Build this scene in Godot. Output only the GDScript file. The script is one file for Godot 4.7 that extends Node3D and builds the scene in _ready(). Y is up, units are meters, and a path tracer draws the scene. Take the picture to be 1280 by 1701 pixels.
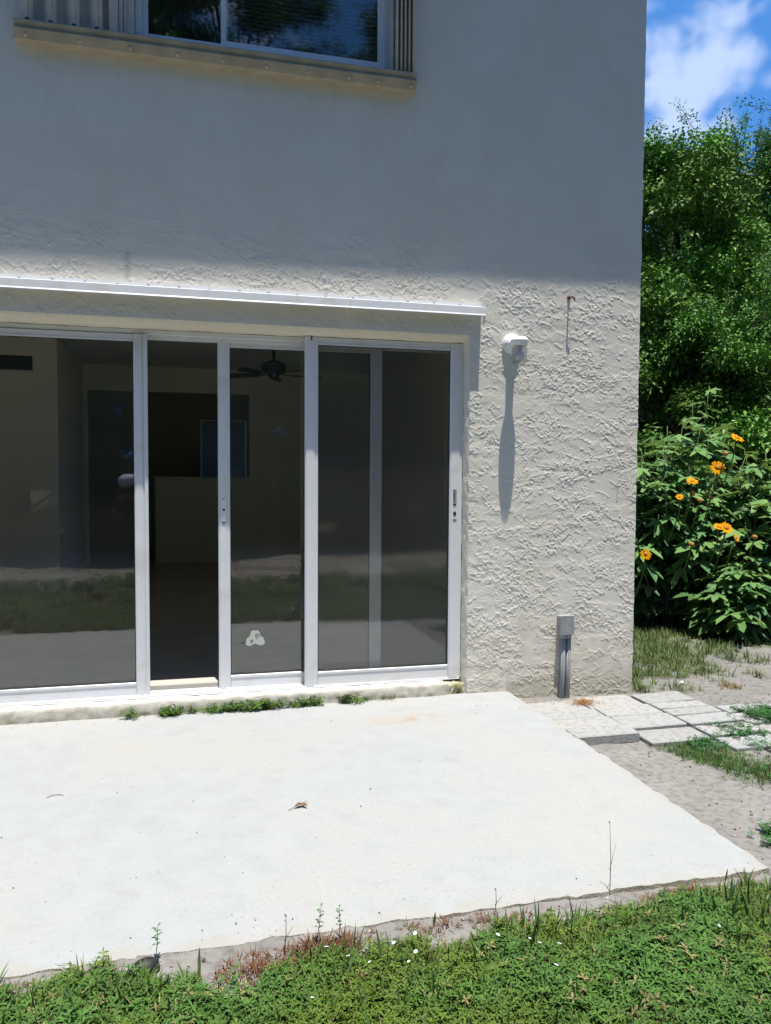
extends Node3D

# ------------------------------------------------------------------ mesh helper
class MB:
	var st := SurfaceTool.new()
	func _init():
		st.begin(Mesh.PRIMITIVE_TRIANGLES)
		st.set_smooth_group(-1)
	func tri(a: Vector3, b: Vector3, c: Vector3, n: Vector3, uva = Vector2.ZERO, uvb = Vector2.ZERO, uvc = Vector2.ZERO):
		if (c - a).cross(b - a).dot(n) < 0.0:
			var t = b; b = c; c = t
			var u = uvb; uvb = uvc; uvc = u
		st.set_uv(uva); st.add_vertex(a)
		st.set_uv(uvb); st.add_vertex(b)
		st.set_uv(uvc); st.add_vertex(c)
	func quad(a: Vector3, b: Vector3, c: Vector3, d: Vector3, n: Vector3):
		tri(a, b, c, n)
		tri(a, c, d, n)
	func smooth(on: bool):
		st.set_smooth_group(0 if on else -1)
	func box(lo: Vector3, hi: Vector3, bev = 0.002, xf = Transform3D()):
		var c = (lo + hi) * 0.5
		var h = (hi - lo) * 0.5
		var b = minf(bev, minf(h.x, minf(h.y, h.z)) * 0.45)
		var ax = [Vector3.RIGHT, Vector3.UP, Vector3.BACK]
		var hs = [h.x, h.y, h.z]
		for i in 3:
			var j = (i + 1) % 3
			var k = (i + 2) % 3
			for s in [-1.0, 1.0]:
				var n = ax[i] * s
				var o = n * hs[i]
				var u = ax[j] * (hs[j] - b)
				var v = ax[k] * (hs[k] - b)
				quad(xf * (c + o - u - v), xf * (c + o + u - v), xf * (c + o + u + v), xf * (c + o - u + v), xf.basis * n)
				for s2 in [-1.0, 1.0]:
					var m = ax[j] * s2
					var e0 = n * hs[i] + m * (hs[j] - b)
					var e1 = n * (hs[i] - b) + m * hs[j]
					quad(xf * (c + e0 - v), xf * (c + e0 + v), xf * (c + e1 + v), xf * (c + e1 - v), xf.basis * (n + m))
		for sx in [-1.0, 1.0]:
			for sy in [-1.0, 1.0]:
				for sz in [-1.0, 1.0]:
					var s = Vector3(sx, sy, sz)
					var p = Vector3(sx * h.x, sy * h.y, sz * h.z)
					tri(xf * (c + p - Vector3(0, sy * b, sz * b)), xf * (c + p - Vector3(sx * b, 0, sz * b)), xf * (c + p - Vector3(sx * b, sy * b, 0)), xf.basis * s)
	# surface of revolution about local y: profile of (radius, height)
	func lathe(prof: Array, sides: int, xf = Transform3D(), sm = true):
		smooth(sm)
		for i in prof.size() - 1:
			var p: Vector2 = prof[i]
			var q: Vector2 = prof[i + 1]
			var nn = Vector2(q.y - p.y, -(q.x - p.x))
			for k in sides:
				var a0 = TAU * k / sides
				var a1 = TAU * (k + 1) / sides
				var am = (a0 + a1) * 0.5
				var n = xf.basis * Vector3(cos(am) * nn.x, nn.y, sin(am) * nn.x)
				var v0 = xf * Vector3(cos(a0) * p.x, p.y, sin(a0) * p.x)
				var v1 = xf * Vector3(cos(a1) * p.x, p.y, sin(a1) * p.x)
				var v2 = xf * Vector3(cos(a1) * q.x, q.y, sin(a1) * q.x)
				var v3 = xf * Vector3(cos(a0) * q.x, q.y, sin(a0) * q.x)
				if p.x > 1e-6: tri(v0, v1, v2, n)
				if q.x > 1e-6: tri(v0, v2, v3, n)
		smooth(false)
	func tube(pts: Array, rads: Array, sides = 8):
		smooth(true)
		var rings = []
		var up = Vector3(0.31, 0.9, 0.23)
		for i in pts.size():
			var d = (pts[mini(i + 1, pts.size() - 1)] - pts[maxi(i - 1, 0)]).normalized()
			var u = up.cross(d)
			if u.length() < 0.05: u = Vector3.RIGHT.cross(d)
			u = u.normalized()
			up = d.cross(u)
			var ring = []
			for k in sides:
				var a = TAU * k / sides
				ring.append(pts[i] + (u * cos(a) + d.cross(u) * sin(a)) * rads[i])
			rings.append(ring)
		for i in pts.size() - 1:
			for k in sides:
				var k1 = (k + 1) % sides
				var n = rings[i][k] + rings[i][k1] - pts[i] * 2.0
				quad(rings[i][k], rings[i][k1], rings[i + 1][k1], rings[i + 1][k], n)
		for e in [0, pts.size() - 1]:
			var d2 = pts[e] - pts[1 if e == 0 else e - 1]
			for k in sides - 2:
				tri(rings[e][0], rings[e][k + 1], rings[e][k + 2], d2)
		smooth(false)
	# profile in the zy plane (z, y), closed, swept along x
	func sweep_x(prof: Array, x0: float, x1: float):
		var c = Vector2.ZERO
		for p in prof: c += p / prof.size()
		var n = prof.size()
		var area = 0.0
		for i in n: area += prof[i].cross(prof[(i + 1) % n])
		var sg = signf(area)
		for i in n:
			var p: Vector2 = prof[i]
			var q: Vector2 = prof[(i + 1) % n]
			var o = Vector2(q.y - p.y, -(q.x - p.x)) * sg
			quad(Vector3(x0, p.y, p.x), Vector3(x1, p.y, p.x), Vector3(x1, q.y, q.x), Vector3(x0, q.y, q.x), Vector3(0, o.y, o.x))
		var idx = Geometry2D.triangulate_polygon(PackedVector2Array(prof))
		for i in range(0, idx.size(), 3):
			for e in [[x0, -1.0], [x1, 1.0]]:
				var t = []
				for k in 3: t.append(Vector3(e[0], prof[idx[i + k]].y, prof[idx[i + k]].x))
				tri(t[0], t[1], t[2], Vector3(e[1], 0, 0))
	# outline in a plane, given thickness along n
	func plate(outline: Array, xf: Transform3D, th: float):
		var pv = PackedVector2Array(outline)
		var idx = Geometry2D.triangulate_polygon(pv)
		for i in range(0, idx.size(), 3):
			for s in [0.0, 1.0]:
				var t = []
				for k in 3: t.append(xf * Vector3(pv[idx[i + k]].x, pv[idx[i + k]].y, th * s))
				tri(t[0], t[1], t[2], xf.basis.z * (s * 2.0 - 1.0))
		var area = 0.0
		var n = pv.size()
		for i in n: area += pv[i].cross(pv[(i + 1) % n])
		for i in n:
			var p = pv[i]
			var q = pv[(i + 1) % n]
			var o = Vector2(q.y - p.y, -(q.x - p.x)) * signf(area)
			quad(xf * Vector3(p.x, p.y, 0), xf * Vector3(q.x, q.y, 0), xf * Vector3(q.x, q.y, th), xf * Vector3(p.x, p.y, th), xf.basis * Vector3(o.x, o.y, 0))
	# folded leaf blade, smooth, facing along n
	func leaf(base: Vector3, dir: Vector3, n: Vector3, ln: float, wd: float, droop: float, seg = 3, fold = 0.25, peak = 0.4):
		dir = dir.normalized()
		var side = dir.cross(n).normalized()
		n = side.cross(dir).normalized()
		var pl = base; var pm = base; var pr = base
		for i in range(1, seg + 1):
			var t = float(i) / seg
			var w = wd * 0.5 * (sin(PI * pow(t, log(0.5) / log(peak))) if i < seg else 0.0)
			var m = base + dir * ln * t - Vector3.UP * droop * t * t * ln
			var l = m + side * w + n * w * fold
			var r = m - side * w + n * w * fold
			if i == 1:
				tri(base, l, m, n); tri(base, m, r, n)
			elif i == seg:
				tri(pl, m, pm, n); tri(pm, m, pr, n)
			else:
				quad(pl, l, m, pm, n); quad(pm, m, r, pr, n)
			pl = l; pm = m; pr = r
	func mesh(mat: Material = null) -> ArrayMesh:
		st.generate_normals()
		var m = st.commit()
		if mat and m.get_surface_count(): m.surface_set_material(0, mat)
		return m

# ------------------------------------------------------------------ naming
var taken := {}
var rng := RandomNumberGenerator.new()
var M := {}

func numbered(s: String, parent: Node) -> String:
	var key = str(parent.get_instance_id()) + s
	if not taken.has(key):
		taken[key] = 0
		return s
	taken[key] += 1
	return "%s_%03d" % [s, taken[key]]

func thing(called: String, label: String, category: String, at = Vector3.ZERO, group = "") -> Node3D:
	var o := Node3D.new()
	o.name = numbered(called, self)
	add_child(o, true)
	o.position = at
	return tag(o, label, category, group)

func tag(o: Node3D, label: String, category: String, group = "") -> Node3D:
	o.set_meta("label", label)
	o.set_meta("category", category)
	if group != "": o.set_meta("group", group)
	return o

func part(called: String, mb, mat: Material, parent: Node3D = self, kind = "") -> MeshInstance3D:
	var o := MeshInstance3D.new()
	o.name = numbered(called, parent)
	o.mesh = mb.mesh(mat) if mb is MB else mb
	if not (mb is MB) and mat: o.material_override = mat
	if kind != "": o.set_meta("kind", kind)
	parent.add_child(o, true)
	return o

func fnl(s: int, f: float, oct = 3, type = FastNoiseLite.TYPE_SIMPLEX_SMOOTH) -> FastNoiseLite:
	var n := FastNoiseLite.new()
	n.seed = s
	n.frequency = f
	n.noise_type = type
	n.fractal_octaves = oct
	n.fractal_type = FastNoiseLite.FRACTAL_FBM if oct > 1 else FastNoiseLite.FRACTAL_NONE
	return n

func ntex(s: int, f: float, oct: int, size = 512, ramp = null, normal = false, strength = 4.0) -> NoiseTexture2D:
	var t := NoiseTexture2D.new()
	t.width = size
	t.height = size
	t.seamless = true
	t.noise = fnl(s, f, oct)
	if ramp:
		var g := Gradient.new()
		g.offsets = PackedFloat32Array(ramp[0])
		g.colors = PackedColorArray(ramp[1])
		t.color_ramp = g
	t.as_normal_map = normal
	t.bump_strength = strength
	return t

func mat(name_: String, lin: Color, rough = 0.8, metal = 0.0) -> StandardMaterial3D:
	var m := StandardMaterial3D.new()
	m.resource_name = name_
	m.albedo_color = lin.linear_to_srgb()
	m.roughness = rough
	m.metallic = metal
	M[name_] = m
	return m

func tri_tex(m: StandardMaterial3D, tex: Texture2D, scale: float, bump: Texture2D = null, bscale = 1.0):
	m.uv1_triplanar = true
	m.uv1_world_triplanar = true
	m.uv1_scale = Vector3.ONE * scale
	if tex: m.albedo_texture = tex
	if bump:
		m.heightmap_enabled = true
		m.heightmap_texture = bump
		m.heightmap_scale = bscale

# ------------------------------------------------------------------ grids
func grid_mesh(nu: int, nv: int, pos: Callable, skip, col, m: Material, flip = false) -> ArrayMesh:
	# pos(i, j) -> Vector3 ; smooth normals from neighbours
	var P := PackedVector3Array()
	P.resize(nu * nv)
	for j in nv:
		for i in nu:
			P[j * nu + i] = pos.call(i, j)
	var N := PackedVector3Array()
	N.resize(nu * nv)
	var C := PackedColorArray()
	if col: C.resize(nu * nv)
	for j in nv:
		for i in nu:
			var du = P[j * nu + mini(i + 1, nu - 1)] - P[j * nu + maxi(i - 1, 0)]
			var dv = P[mini(j + 1, nv - 1) * nu + i] - P[maxi(j - 1, 0) * nu + i]
			var n = du.cross(dv).normalized()
			N[j * nu + i] = -n if flip else n
			if col: C[j * nu + i] = col.call(P[j * nu + i])
	var I := PackedInt32Array()
	for j in nv - 1:
		for i in nu - 1:
			if skip and skip.call(i, j): continue
			var a = j * nu + i
			var b = a + 1
			var c = a + nu + 1
			var d = a + nu
			if flip:
				I.append_array([a, b, c, a, c, d])
			else:
				I.append_array([a, c, b, a, d, c])
	var arr = []
	arr.resize(Mesh.ARRAY_MAX)
	arr[Mesh.ARRAY_VERTEX] = P
	arr[Mesh.ARRAY_NORMAL] = N
	if col: arr[Mesh.ARRAY_COLOR] = C
	arr[Mesh.ARRAY_INDEX] = I
	var am := ArrayMesh.new()
	am.add_surface_from_arrays(Mesh.PRIMITIVE_TRIANGLES, arr)
	am.surface_set_material(0, m)
	return am

func axis(stops: Array) -> PackedFloat32Array:
	# [from, step, to, step, to ...]
	var out := PackedFloat32Array()
	out.append(stops[0])
	var i = 1
	while i < stops.size():
		var a = out[out.size() - 1]
		var n = maxi(1, int(round((stops[i + 1] - a) / stops[i])))
		for k in range(1, n + 1):
			out.append(a + (stops[i + 1] - a) * k / n)
		i += 2
	return out

func scatter(called: String, me: Mesh, xfs: Array, cols: Array, parent: Node3D, kind = "stuff") -> MultiMeshInstance3D:
	var mm := MultiMesh.new()
	mm.transform_format = MultiMesh.TRANSFORM_3D
	mm.use_colors = true
	mm.mesh = me
	mm.instance_count = xfs.size()
	for i in xfs.size():
		mm.set_instance_transform(i, xfs[i])
		mm.set_instance_color(i, cols[i])
	var o := MultiMeshInstance3D.new()
	o.multimesh = mm
	o.name = numbered(called, parent)
	if kind != "": o.set_meta("kind", kind)
	parent.add_child(o, true)
	return o

func sstep(a: float, b: float, x: float) -> float:
	var t = clampf((x - a) / (b - a), 0.0, 1.0)
	return t * t * (3.0 - 2.0 * t)

# ------------------------------------------------------------------ stucco relief
var sn1 := fnl(11, 5.5, 3)
var sn2 := fnl(12, 13.0, 3)
var sn3 := fnl(13, 2.6, 2)
var snw := fnl(14, 16.0, 2)
var snf := fnl(15, 60.0, 2)
func line_at(n: FastNoiseLite, x: float, y: float, c: float) -> float:
	# signed distance in metres to a contour of the noise
	var v = n.get_noise_2d(x, y)
	var gx = (n.get_noise_2d(x + 0.002, y) - v) / 0.002
	var gy = (n.get_noise_2d(x, y + 0.002) - v) / 0.002
	return (v - c) / maxf(sqrt(gx * gx + gy * gy), 1.2)

func stucco(x: float, y: float) -> float:
	var w = snw.get_noise_2d(x, y) * 0.03
	var m1 = sn3.get_noise_2d(x * 0.9 + 31.0, y * 1.3)
	var m2 = sn3.get_noise_2d(x * 2.3 + 7.0, y * 3.1 - 11.0)
	var k = 0.05 + 0.95 * sstep(-0.26, 0.12, m1 + 0.3 * m2)
	var px = x * 0.82 + w
	var py = y * 1.18 - w
	# rims of the trowelled skins: long wandering lips
	var d1 = line_at(sn1, px, py, 0.05)
	var a1 = sstep(-0.2, 0.15, m2)
	var h = exp(-d1 * d1 / 0.000010) * 0.00172 * a1 + 0.0010 * a1 * sstep(-0.003, 0.003, d1) * exp(-maxf(d1, 0.0) / 0.03)
	# crumpled short squiggles in patches
	var d2 = line_at(sn2, px - w * 0.6, py, 0.02)
	var a2 = k * (0.1 + 0.9 * sstep(-0.2, 0.15, -m2 + 0.1))
	h += exp(-d2 * d2 / 0.000008) * 0.00172 * a2 + 0.0009 * a2 * sstep(-0.003, 0.003, d2) * exp(-maxf(d2, 0.0) / 0.014)
	var d3 = line_at(sn2, px * 0.9 + 5.0, py * 1.1 + w, 0.12)
	var a3 = sstep(-0.15, 0.2, m1 - 0.4 * m2)
	h += exp(-d3 * d3 / 0.000007) * 0.00138 * a3
	# broad trowel strokes: thin steps running across
	var t = sn3.get_noise_2d(x * 1.1 + y * 0.5, y * 3.4 + w * 3.0)
	h += sstep(0.12, 0.135, t) * 0.0007 + sstep(-0.16, -0.15, t) * 0.0006
	h += snf.get_noise_2d(x, y) * 0.00006
	return h * (1.0 - 0.5 * sstep(2.5, 2.9, y))

func ground_h(x: float, z: float) -> float:
	var h = -0.058 + gn1.get_noise_2d(x, z) * 0.02 + gn2.get_noise_2d(x, z) * 0.007
	if z > 2.2: h = lerpf(-0.008 - 0.014 * sstep(0.4, 1.9, x) + gn2.get_noise_2d(x, z) * 0.010, h + 0.015, sstep(2.9, 3.6, z))
	if x > 1.97 and z > 0.0 and z < 2.3: h = h * 0.7 - 0.022
	if x < 1.96 and z < 2.25 and z > -0.3: h = minf(h, -0.13)
	if x > 1.95 and x < 3.55 and z > 0.1 and z < 1.0: h = minf(h, -0.05) 
	if x < 2.8 and z < -0.03: h = -0.3
	return h
var gn1 := fnl(21, 0.9, 3)
var gn2 := fnl(22, 9.0, 3)
var gn3 := fnl(23, 2.2, 4)
var gn4 := fnl(24, 30.0, 3)

# how much grass grows at a spot, 0 to 1
func lawn(x: float, z: float) -> float:
	var n = gn3.get_noise_2d(x, z)
	if z > 2.2:
		var edge = 2.44 + n * 0.08
		edge += 0.10 * exp(-pow((x - 0.17) / 0.16, 2.0)) - 0.05 * sstep(0.0, -0.2, x) + 0.02 * exp(-pow((x - 0.75) / 0.2, 2.0)) - 0.02 * sstep(0.9, 1.3, x)
		var far = 5.4 + gn1.get_noise_2d(x * 0.7, z) * 0.8
		edge += gn4.get_noise_2d(x * 0.35, z * 0.35) * 0.07
		return sstep(edge - 0.06, edge + 0.10, z) * (1.0 - sstep(far - 0.3, far + 0.3, z))
	return 0.0

# ================================================================== build
func _ready():
	rng.seed = 20240
	# camera
	var cam := Camera3D.new()
	cam.name = "camera"
	cam.fov = 66.383
	cam.near = 0.05
	cam.far = 900.0
	cam.transform = Transform3D(Basis(Vector3(0.968617, 0.005938, 0.248489), Vector3(0.006589, 0.99875, -0.049551), Vector3(-0.248472, 0.049633, 0.967367)).orthonormalized(), Vector3(0, 1.366, 4.5264))
	add_child(cam)
	cam.current = true
	# sun
	var sun := DirectionalLight3D.new()
	sun.name = "sun"
	sun.light_color = Color(1.0, 0.975, 0.935)
	sun.light_energy = 1.2
	sun.light_angular_distance = 0.5
	sun.shadow_enabled = true
	add_child(sun)
	sun.look_at_from_position(Vector3(0.03, 1.0, 0.168) * 50.0, Vector3.ZERO, Vector3.BACK)
	# sky
	var env := Environment.new()
	env.background_mode = Environment.BG_SKY
	env.tonemap_mode = Environment.TONE_MAPPER_LINEAR
	env.tonemap_exposure = 2.0
	env.sdfgi_enabled = true
	env.ssao_enabled = true
	env.ssil_enabled = true
	var sm := ProceduralSkyMaterial.new()
	sm.sky_top_color = Color(0.235, 0.415, 0.635)
	sm.sky_horizon_color = Color(0.235, 0.475, 0.765)
	sm.sky_curve = 0.22
	sm.ground_bottom_color = Color(0.42, 0.41, 0.38)
	sm.ground_horizon_color = Color(0.5, 0.55, 0.6)
	sm.sun_angle_max = 12.0
	sm.sky_cover = cloud_cover()
	env.sky = Sky.new()
	env.sky.sky_material = sm
	var we := WorldEnvironment.new()
	we.name = "environment"
	we.environment = env
	add_child(we)

	materials()
	build_ground()
	build_slab()
	build_house()
	build_doors()
	build_window()
	build_interior()
	build_fixtures()
	build_pavers()
	build_trees()
	build_shrubs()
	build_weeds()
	build_litter()
	build_person()

func cloud_cover() -> ImageTexture:
	var w = 2048
	var h = 1024
	var im := Image.create(w, h, false, Image.FORMAT_RGBA8)
	im.fill(Color(0.53, 0.50, 0.41, 0.0))
	var n1 := fnl(51, 1.5, 4)
	var n2 := fnl(52, 5.0, 6)
	var r := RandomNumberGenerator.new()
	r.seed = 5
	var spots = []
	for k in 45:
		var az = TAU * k / 15.0 + 0.60 + (0.0 if k < 15 else 0.2 if k < 30 else 0.05)
		var el = deg_to_rad(24.6 + ((r.randf_range(-7, 16) if k < 15 else r.randf_range(22, 40) if k < 30 else r.randf_range(42, 60)) if k > 0 else 0.0))
		spots.append(Vector3(sin(az) * cos(el), sin(el), -cos(az) * cos(el)))
	for y in range(20, h / 2):
		var el2 = (0.5 - (y + 0.5) / h) * PI
		for x in w:
			var az2 = ((x + 0.5) / w - 0.5) * TAU
			var d = Vector3(-sin(az2) * cos(el2), sin(el2), cos(az2) * cos(el2))
			var q = 0.0
			for s in spots: q = maxf(q, d.dot(s))
			if q < 0.955: continue
			var b = -0.45 + 1.3 * exp(-(1.0 - q) / 0.0046)
			var p = Vector3(d.x, d.y * 1.6, d.z)
			var wv = n1.get_noise_3dv(p * 3.0 + Vector3(7.0, 2.0, 0.0))
			var v = n2.get_noise_3d(p.x * 3.2 + wv * 0.1, p.y * 2.6 - wv * 0.1, p.z * 3.2) * 1.0 + wv * 0.3 + b
			im.set_pixel(x, y, Color(0.53, 0.50, 0.41, sstep(-0.02, 0.85, v)))
	return ImageTexture.create_from_image(im)

func materials():
	var m
	# stucco
	m = mat("stucco", Color(0.725, 0.69, 0.61), 0.92)
	m.vertex_color_use_as_albedo = true
	m.metallic_specular = 0.25
	tri_tex(m, null, 3.0, ntex(61, 0.06, 4, 512), 0.05)
	m = mat("stucco_plain", Color(0.70, 0.645, 0.53), 0.92)
	tri_tex(m, null, 3.0, M.stucco.heightmap_texture, 0.3)
	# white coated aluminium
	m = mat("white_metal", Color(0.72, 0.73, 0.74), 0.38)
	tri_tex(m, ntex(63, 0.01, 4, 512, [[0.0, 0.45, 1.0], [Color(0.93, 0.92, 0.9), Color(1, 1, 1), Color(0.97, 0.975, 0.98)]]), 0.8)
	mat("white_plastic", Color(0.78, 0.78, 0.77), 0.3)
	mat("grey_metal", Color(0.35, 0.36, 0.37), 0.45, 0.3)
	m = mat("conduit_grey", Color(0.36, 0.37, 0.38), 0.5)
	tri_tex(m, ntex(64, 0.02, 4, 256, [[0.0, 1.0], [Color(0.86, 0.86, 0.86), Color(1, 1, 1)]]), 4.0)
	mat("black_rubber", Color(0.015, 0.015, 0.016), 0.6)
	m = mat("tan_metal", Color(0.47, 0.40, 0.285), 0.5)
	tri_tex(m, ntex(65, 0.012, 4, 256, [[0.0, 1.0], [Color(0.85, 0.85, 0.85), Color(1, 1, 1)]]), 2.0)
	m = mat("cream_metal", Color(0.57, 0.52, 0.44), 0.5)
	tri_tex(m, M.tan_metal.albedo_texture, 2.0)
	m = mat("rust", Color(0.16, 0.06, 0.025), 0.9)
	tri_tex(m, ntex(66, 0.08, 3, 128, [[0.0, 1.0], [Color(0.6, 0.5, 0.5), Color(1, 1, 1)]]), 30.0)
	# glass
	m = mat("door_glass", Color(0.26, 0.27, 0.25), 0.02)
	m.albedo_color.a = 0.014
	m.transparency = BaseMaterial3D.TRANSPARENCY_ALPHA
	m = mat("dusty_glass", Color(0.09, 0.095, 0.085), 0.05)
	m.albedo_color.a = 0.10
	m.transparency = BaseMaterial3D.TRANSPARENCY_ALPHA
	m = mat("window_glass", Color(0.015, 0.02, 0.022), 0.02)
	m.albedo_color.a = 0.08
	m.transparency = BaseMaterial3D.TRANSPARENCY_ALPHA
	m = mat("clear_glass", Color(0.27, 0.28, 0.28), 0.05)
	m.albedo_color.a = 0.36
	m.transparency = BaseMaterial3D.TRANSPARENCY_ALPHA
	m = mat("frosted_bulb", Color(0.75, 0.75, 0.72), 0.4)
	m = mat("sticker", Color(0.50, 0.53, 0.46), 0.6)
	mat("sticker_ink", Color(0.10, 0.12, 0.11), 0.7)
	# concrete
	m = mat("concrete", Color(1, 1, 1), 0.9)
	m.metallic_specular = 0.3
	m.albedo_texture = slab_texture()
	m.heightmap_enabled = true
	m.heightmap_texture = ntex(68, 0.05, 5, 1024)
	m.heightmap_scale = 0.07
	m = mat("curb", Color(0.60, 0.57, 0.50), 0.95)
	m.vertex_color_use_as_albedo = true
	tri_tex(m, null, 4.0, M.stucco.heightmap_texture, 0.5)
	for k in 3:
		m = mat("paver%d" % k, [Color(0.345, 0.342, 0.33), Color(0.31, 0.307, 0.293), Color(0.325, 0.333, 0.327)][k], 0.95)
		tri_tex(m, ntex(70, 0.016, 6, 512, [[0.0, 0.4, 0.6, 1.0], [Color(0.86, 0.85, 0.83), Color(0.95, 0.95, 0.94), Color(1, 1, 1), Color(0.97, 0.975, 0.98)]]) if k == 0 else M.paver0.albedo_texture, 2.5, ntex(71, 0.05, 5, 512) if k == 0 else M.paver0.heightmap_texture, 0.12)
	# soil
	m = mat("soil", Color(1, 1, 1), 0.97)
	m.vertex_color_use_as_albedo = true
	m.metallic_specular = 0.15
	tri_tex(m, ntex(72, 0.03, 5, 1024, [[0.0, 0.35, 0.6, 1.0], [Color(0.78, 0.76, 0.74), Color(0.93, 0.925, 0.92), Color(1, 1, 1), Color(1, 1, 1)]]), 0.7, ntex(73, 0.03, 6, 1024), 0.12)
	mat("stone", Color(0.45, 0.42, 0.38), 0.9)
	mat("shell", Color(0.65, 0.62, 0.58), 0.7)
	# plants
	for d in [["weed_leaf", 0.6, 0.35], ["grass_blade", 0.55, 0.4], ["tree_leaf", 0.45, 0.35], ["shrub_leaf", 0.5, 0.35], ["dry_plant", 0.9, 0.2]]:
		m = mat(d[0], Color(1, 1, 1), d[1])
		m.vertex_color_use_as_albedo = true
		m.backlight_enabled = true
		m.backlight = Color(d[2], d[2], d[2])
		m.metallic_specular = 0.28
	for k in 3:
		m = mat("big_leaf%d" % k, [Color(0.095, 0.20, 0.065), Color(0.125, 0.24, 0.07), Color(0.075, 0.165, 0.075)][k], 0.5)
		m.metallic_specular = 0.35
		m.backlight_enabled = true
		m.backlight = Color(0.35, 0.42, 0.2)
	m = mat("petal", Color(0.66, 0.29, 0.003), 0.75)
	m.backlight_enabled = true
	m.backlight = Color(0.4, 0.3, 0.1)
	m.metallic_specular = 0.12
	mat("flower_disc", Color(0.42, 0.15, 0.015), 0.8)
	mat("bud", Color(0.30, 0.15, 0.035), 0.8)
	mat("white_petal", Color(0.75, 0.75, 0.78), 0.6)
	m = mat("bark", Color(0.14, 0.115, 0.09), 0.95)
	tri_tex(m, ntex(75, 0.03, 4, 256, [[0.0, 1.0], [Color(0.5, 0.5, 0.5), Color(1, 1, 1)]]), 2.0, ntex(76, 0.05, 4, 256), 2.0)
	mat("pale_bark", Color(0.34, 0.32, 0.29), 0.9)
	mat("green_stem", Color(0.10, 0.14, 0.05), 0.7)
	mat("dead_leaf", Color(0.16, 0.085, 0.045), 0.85)
	# interior
	m = mat("inner_wall", Color(0.84, 0.79, 0.64), 0.9)
	m = mat("inner_ceiling", Color(0.87, 0.86, 0.80), 0.95)
	tri_tex(m, null, 2.0, M.stucco.heightmap_texture, 0.6)
	m = mat("inner_floor", Color(1, 1, 1), 0.28)
	tri_tex(m, ntex(77, 0.008, 4, 512, [[0.0, 0.5, 1.0], [Color(0.64, 0.57, 0.49), Color(0.69, 0.62, 0.54), Color(0.74, 0.67, 0.59)]]), 0.7)
	mat("dark_metal", Color(0.03, 0.025, 0.02), 0.4)
	mat("dark_wood", Color(0.035, 0.02, 0.012), 0.45)
	m = mat("blind", Color(0.05, 0.055, 0.055), 0.6)
	m.backlight_enabled = true
	m.backlight = Color(0.06, 0.07, 0.07)
	m = mat("white_blind", Color(0.42, 0.46, 0.46), 0.6)
	m.backlight_enabled = true
	m.backlight = Color(0.3, 0.34, 0.34)
	mat("roof", Color(0.14, 0.12, 0.11), 0.9)

func slab_texture() -> ImageTexture:
	# 3.6 m x 2.4 m of pale concrete; v runs from the house outwards
	var w = 1152
	var h = 768
	var im := Image.create(w, h, false, Image.FORMAT_RGB8)
	var a := fnl(81, 0.9, 4)
	var b := fnl(82, 6.0, 4)
	var c := fnl(83, 45.0, 2)
	var base = Color(0.336, 0.347, 0.345)
	for y in h:
		for x in w:
			var X = -1.6 + 3.6 * x / w
			var Z = 2.4 * y / h
			var na = a.get_noise_2d(X, Z)
			var nb = b.get_noise_2d(X, Z)
			var k = 1.0 + na * 0.08 + nb * 0.06 + c.get_noise_2d(X, Z) * 0.05
			var q = Color(base.r * k, base.g * k, base.b * k)
			var warm = sstep(0.0, 0.4, na + nb * 0.5) * 0.30
			q = q.lerp(Color(0.345, 0.32, 0.275), warm)
			# rusty stain
			var dx = (X - 1.30) / 0.13
			var dz = (Z - 0.40) / 0.06
			var st = exp(-(dx * dx + dz * dz)) * (0.5 + 1.3 * nb)
			q = q.lerp(Color(0.32, 0.19, 0.09), clampf(st * 0.55, 0, 0.5))
			dx = (X - 1.12) / 0.2
			dz = (Z - 0.42) / 0.07
			q = q.lerp(Color(0.34, 0.26, 0.17), clampf(exp(-(dx * dx + dz * dz)) * (0.22 + 0.6 * nb), 0, 0.3))
			# dark specks and scuffs
			if c.get_noise_2d(X * 1.7 + 9.0, Z * 1.7) > 0.50 and nb > 0.22 and na > 0.0: q = q.lerp(Color(0.2, 0.19, 0.17), 0.5)
			# cooler damp film and drag scuffs
			q = q.lerp(Color(0.335, 0.36, 0.365), sstep(0.0, 0.35, -na + nb * 0.3) * 0.3)
			var sc = a.get_noise_2d(X * 3.0 + 40.0 + Z, Z * 5.0 - X)
			if sc > 0.34: q = q.lerp(Color(0.27, 0.265, 0.25), (sc - 0.34) * 0.7)
			# grime near the outer edges
			var e = minf(1.97 - X, minf(2.27 - Z, Z + 0.02))
			q = q.lerp(Color(0.33, 0.31, 0.26), (1.0 - sstep(0.0, 0.05, e + nb * 0.05)) * 0.45)
			im.set_pixel(x, y, q.linear_to_srgb())
	return ImageTexture.create_from_image(im)

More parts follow.
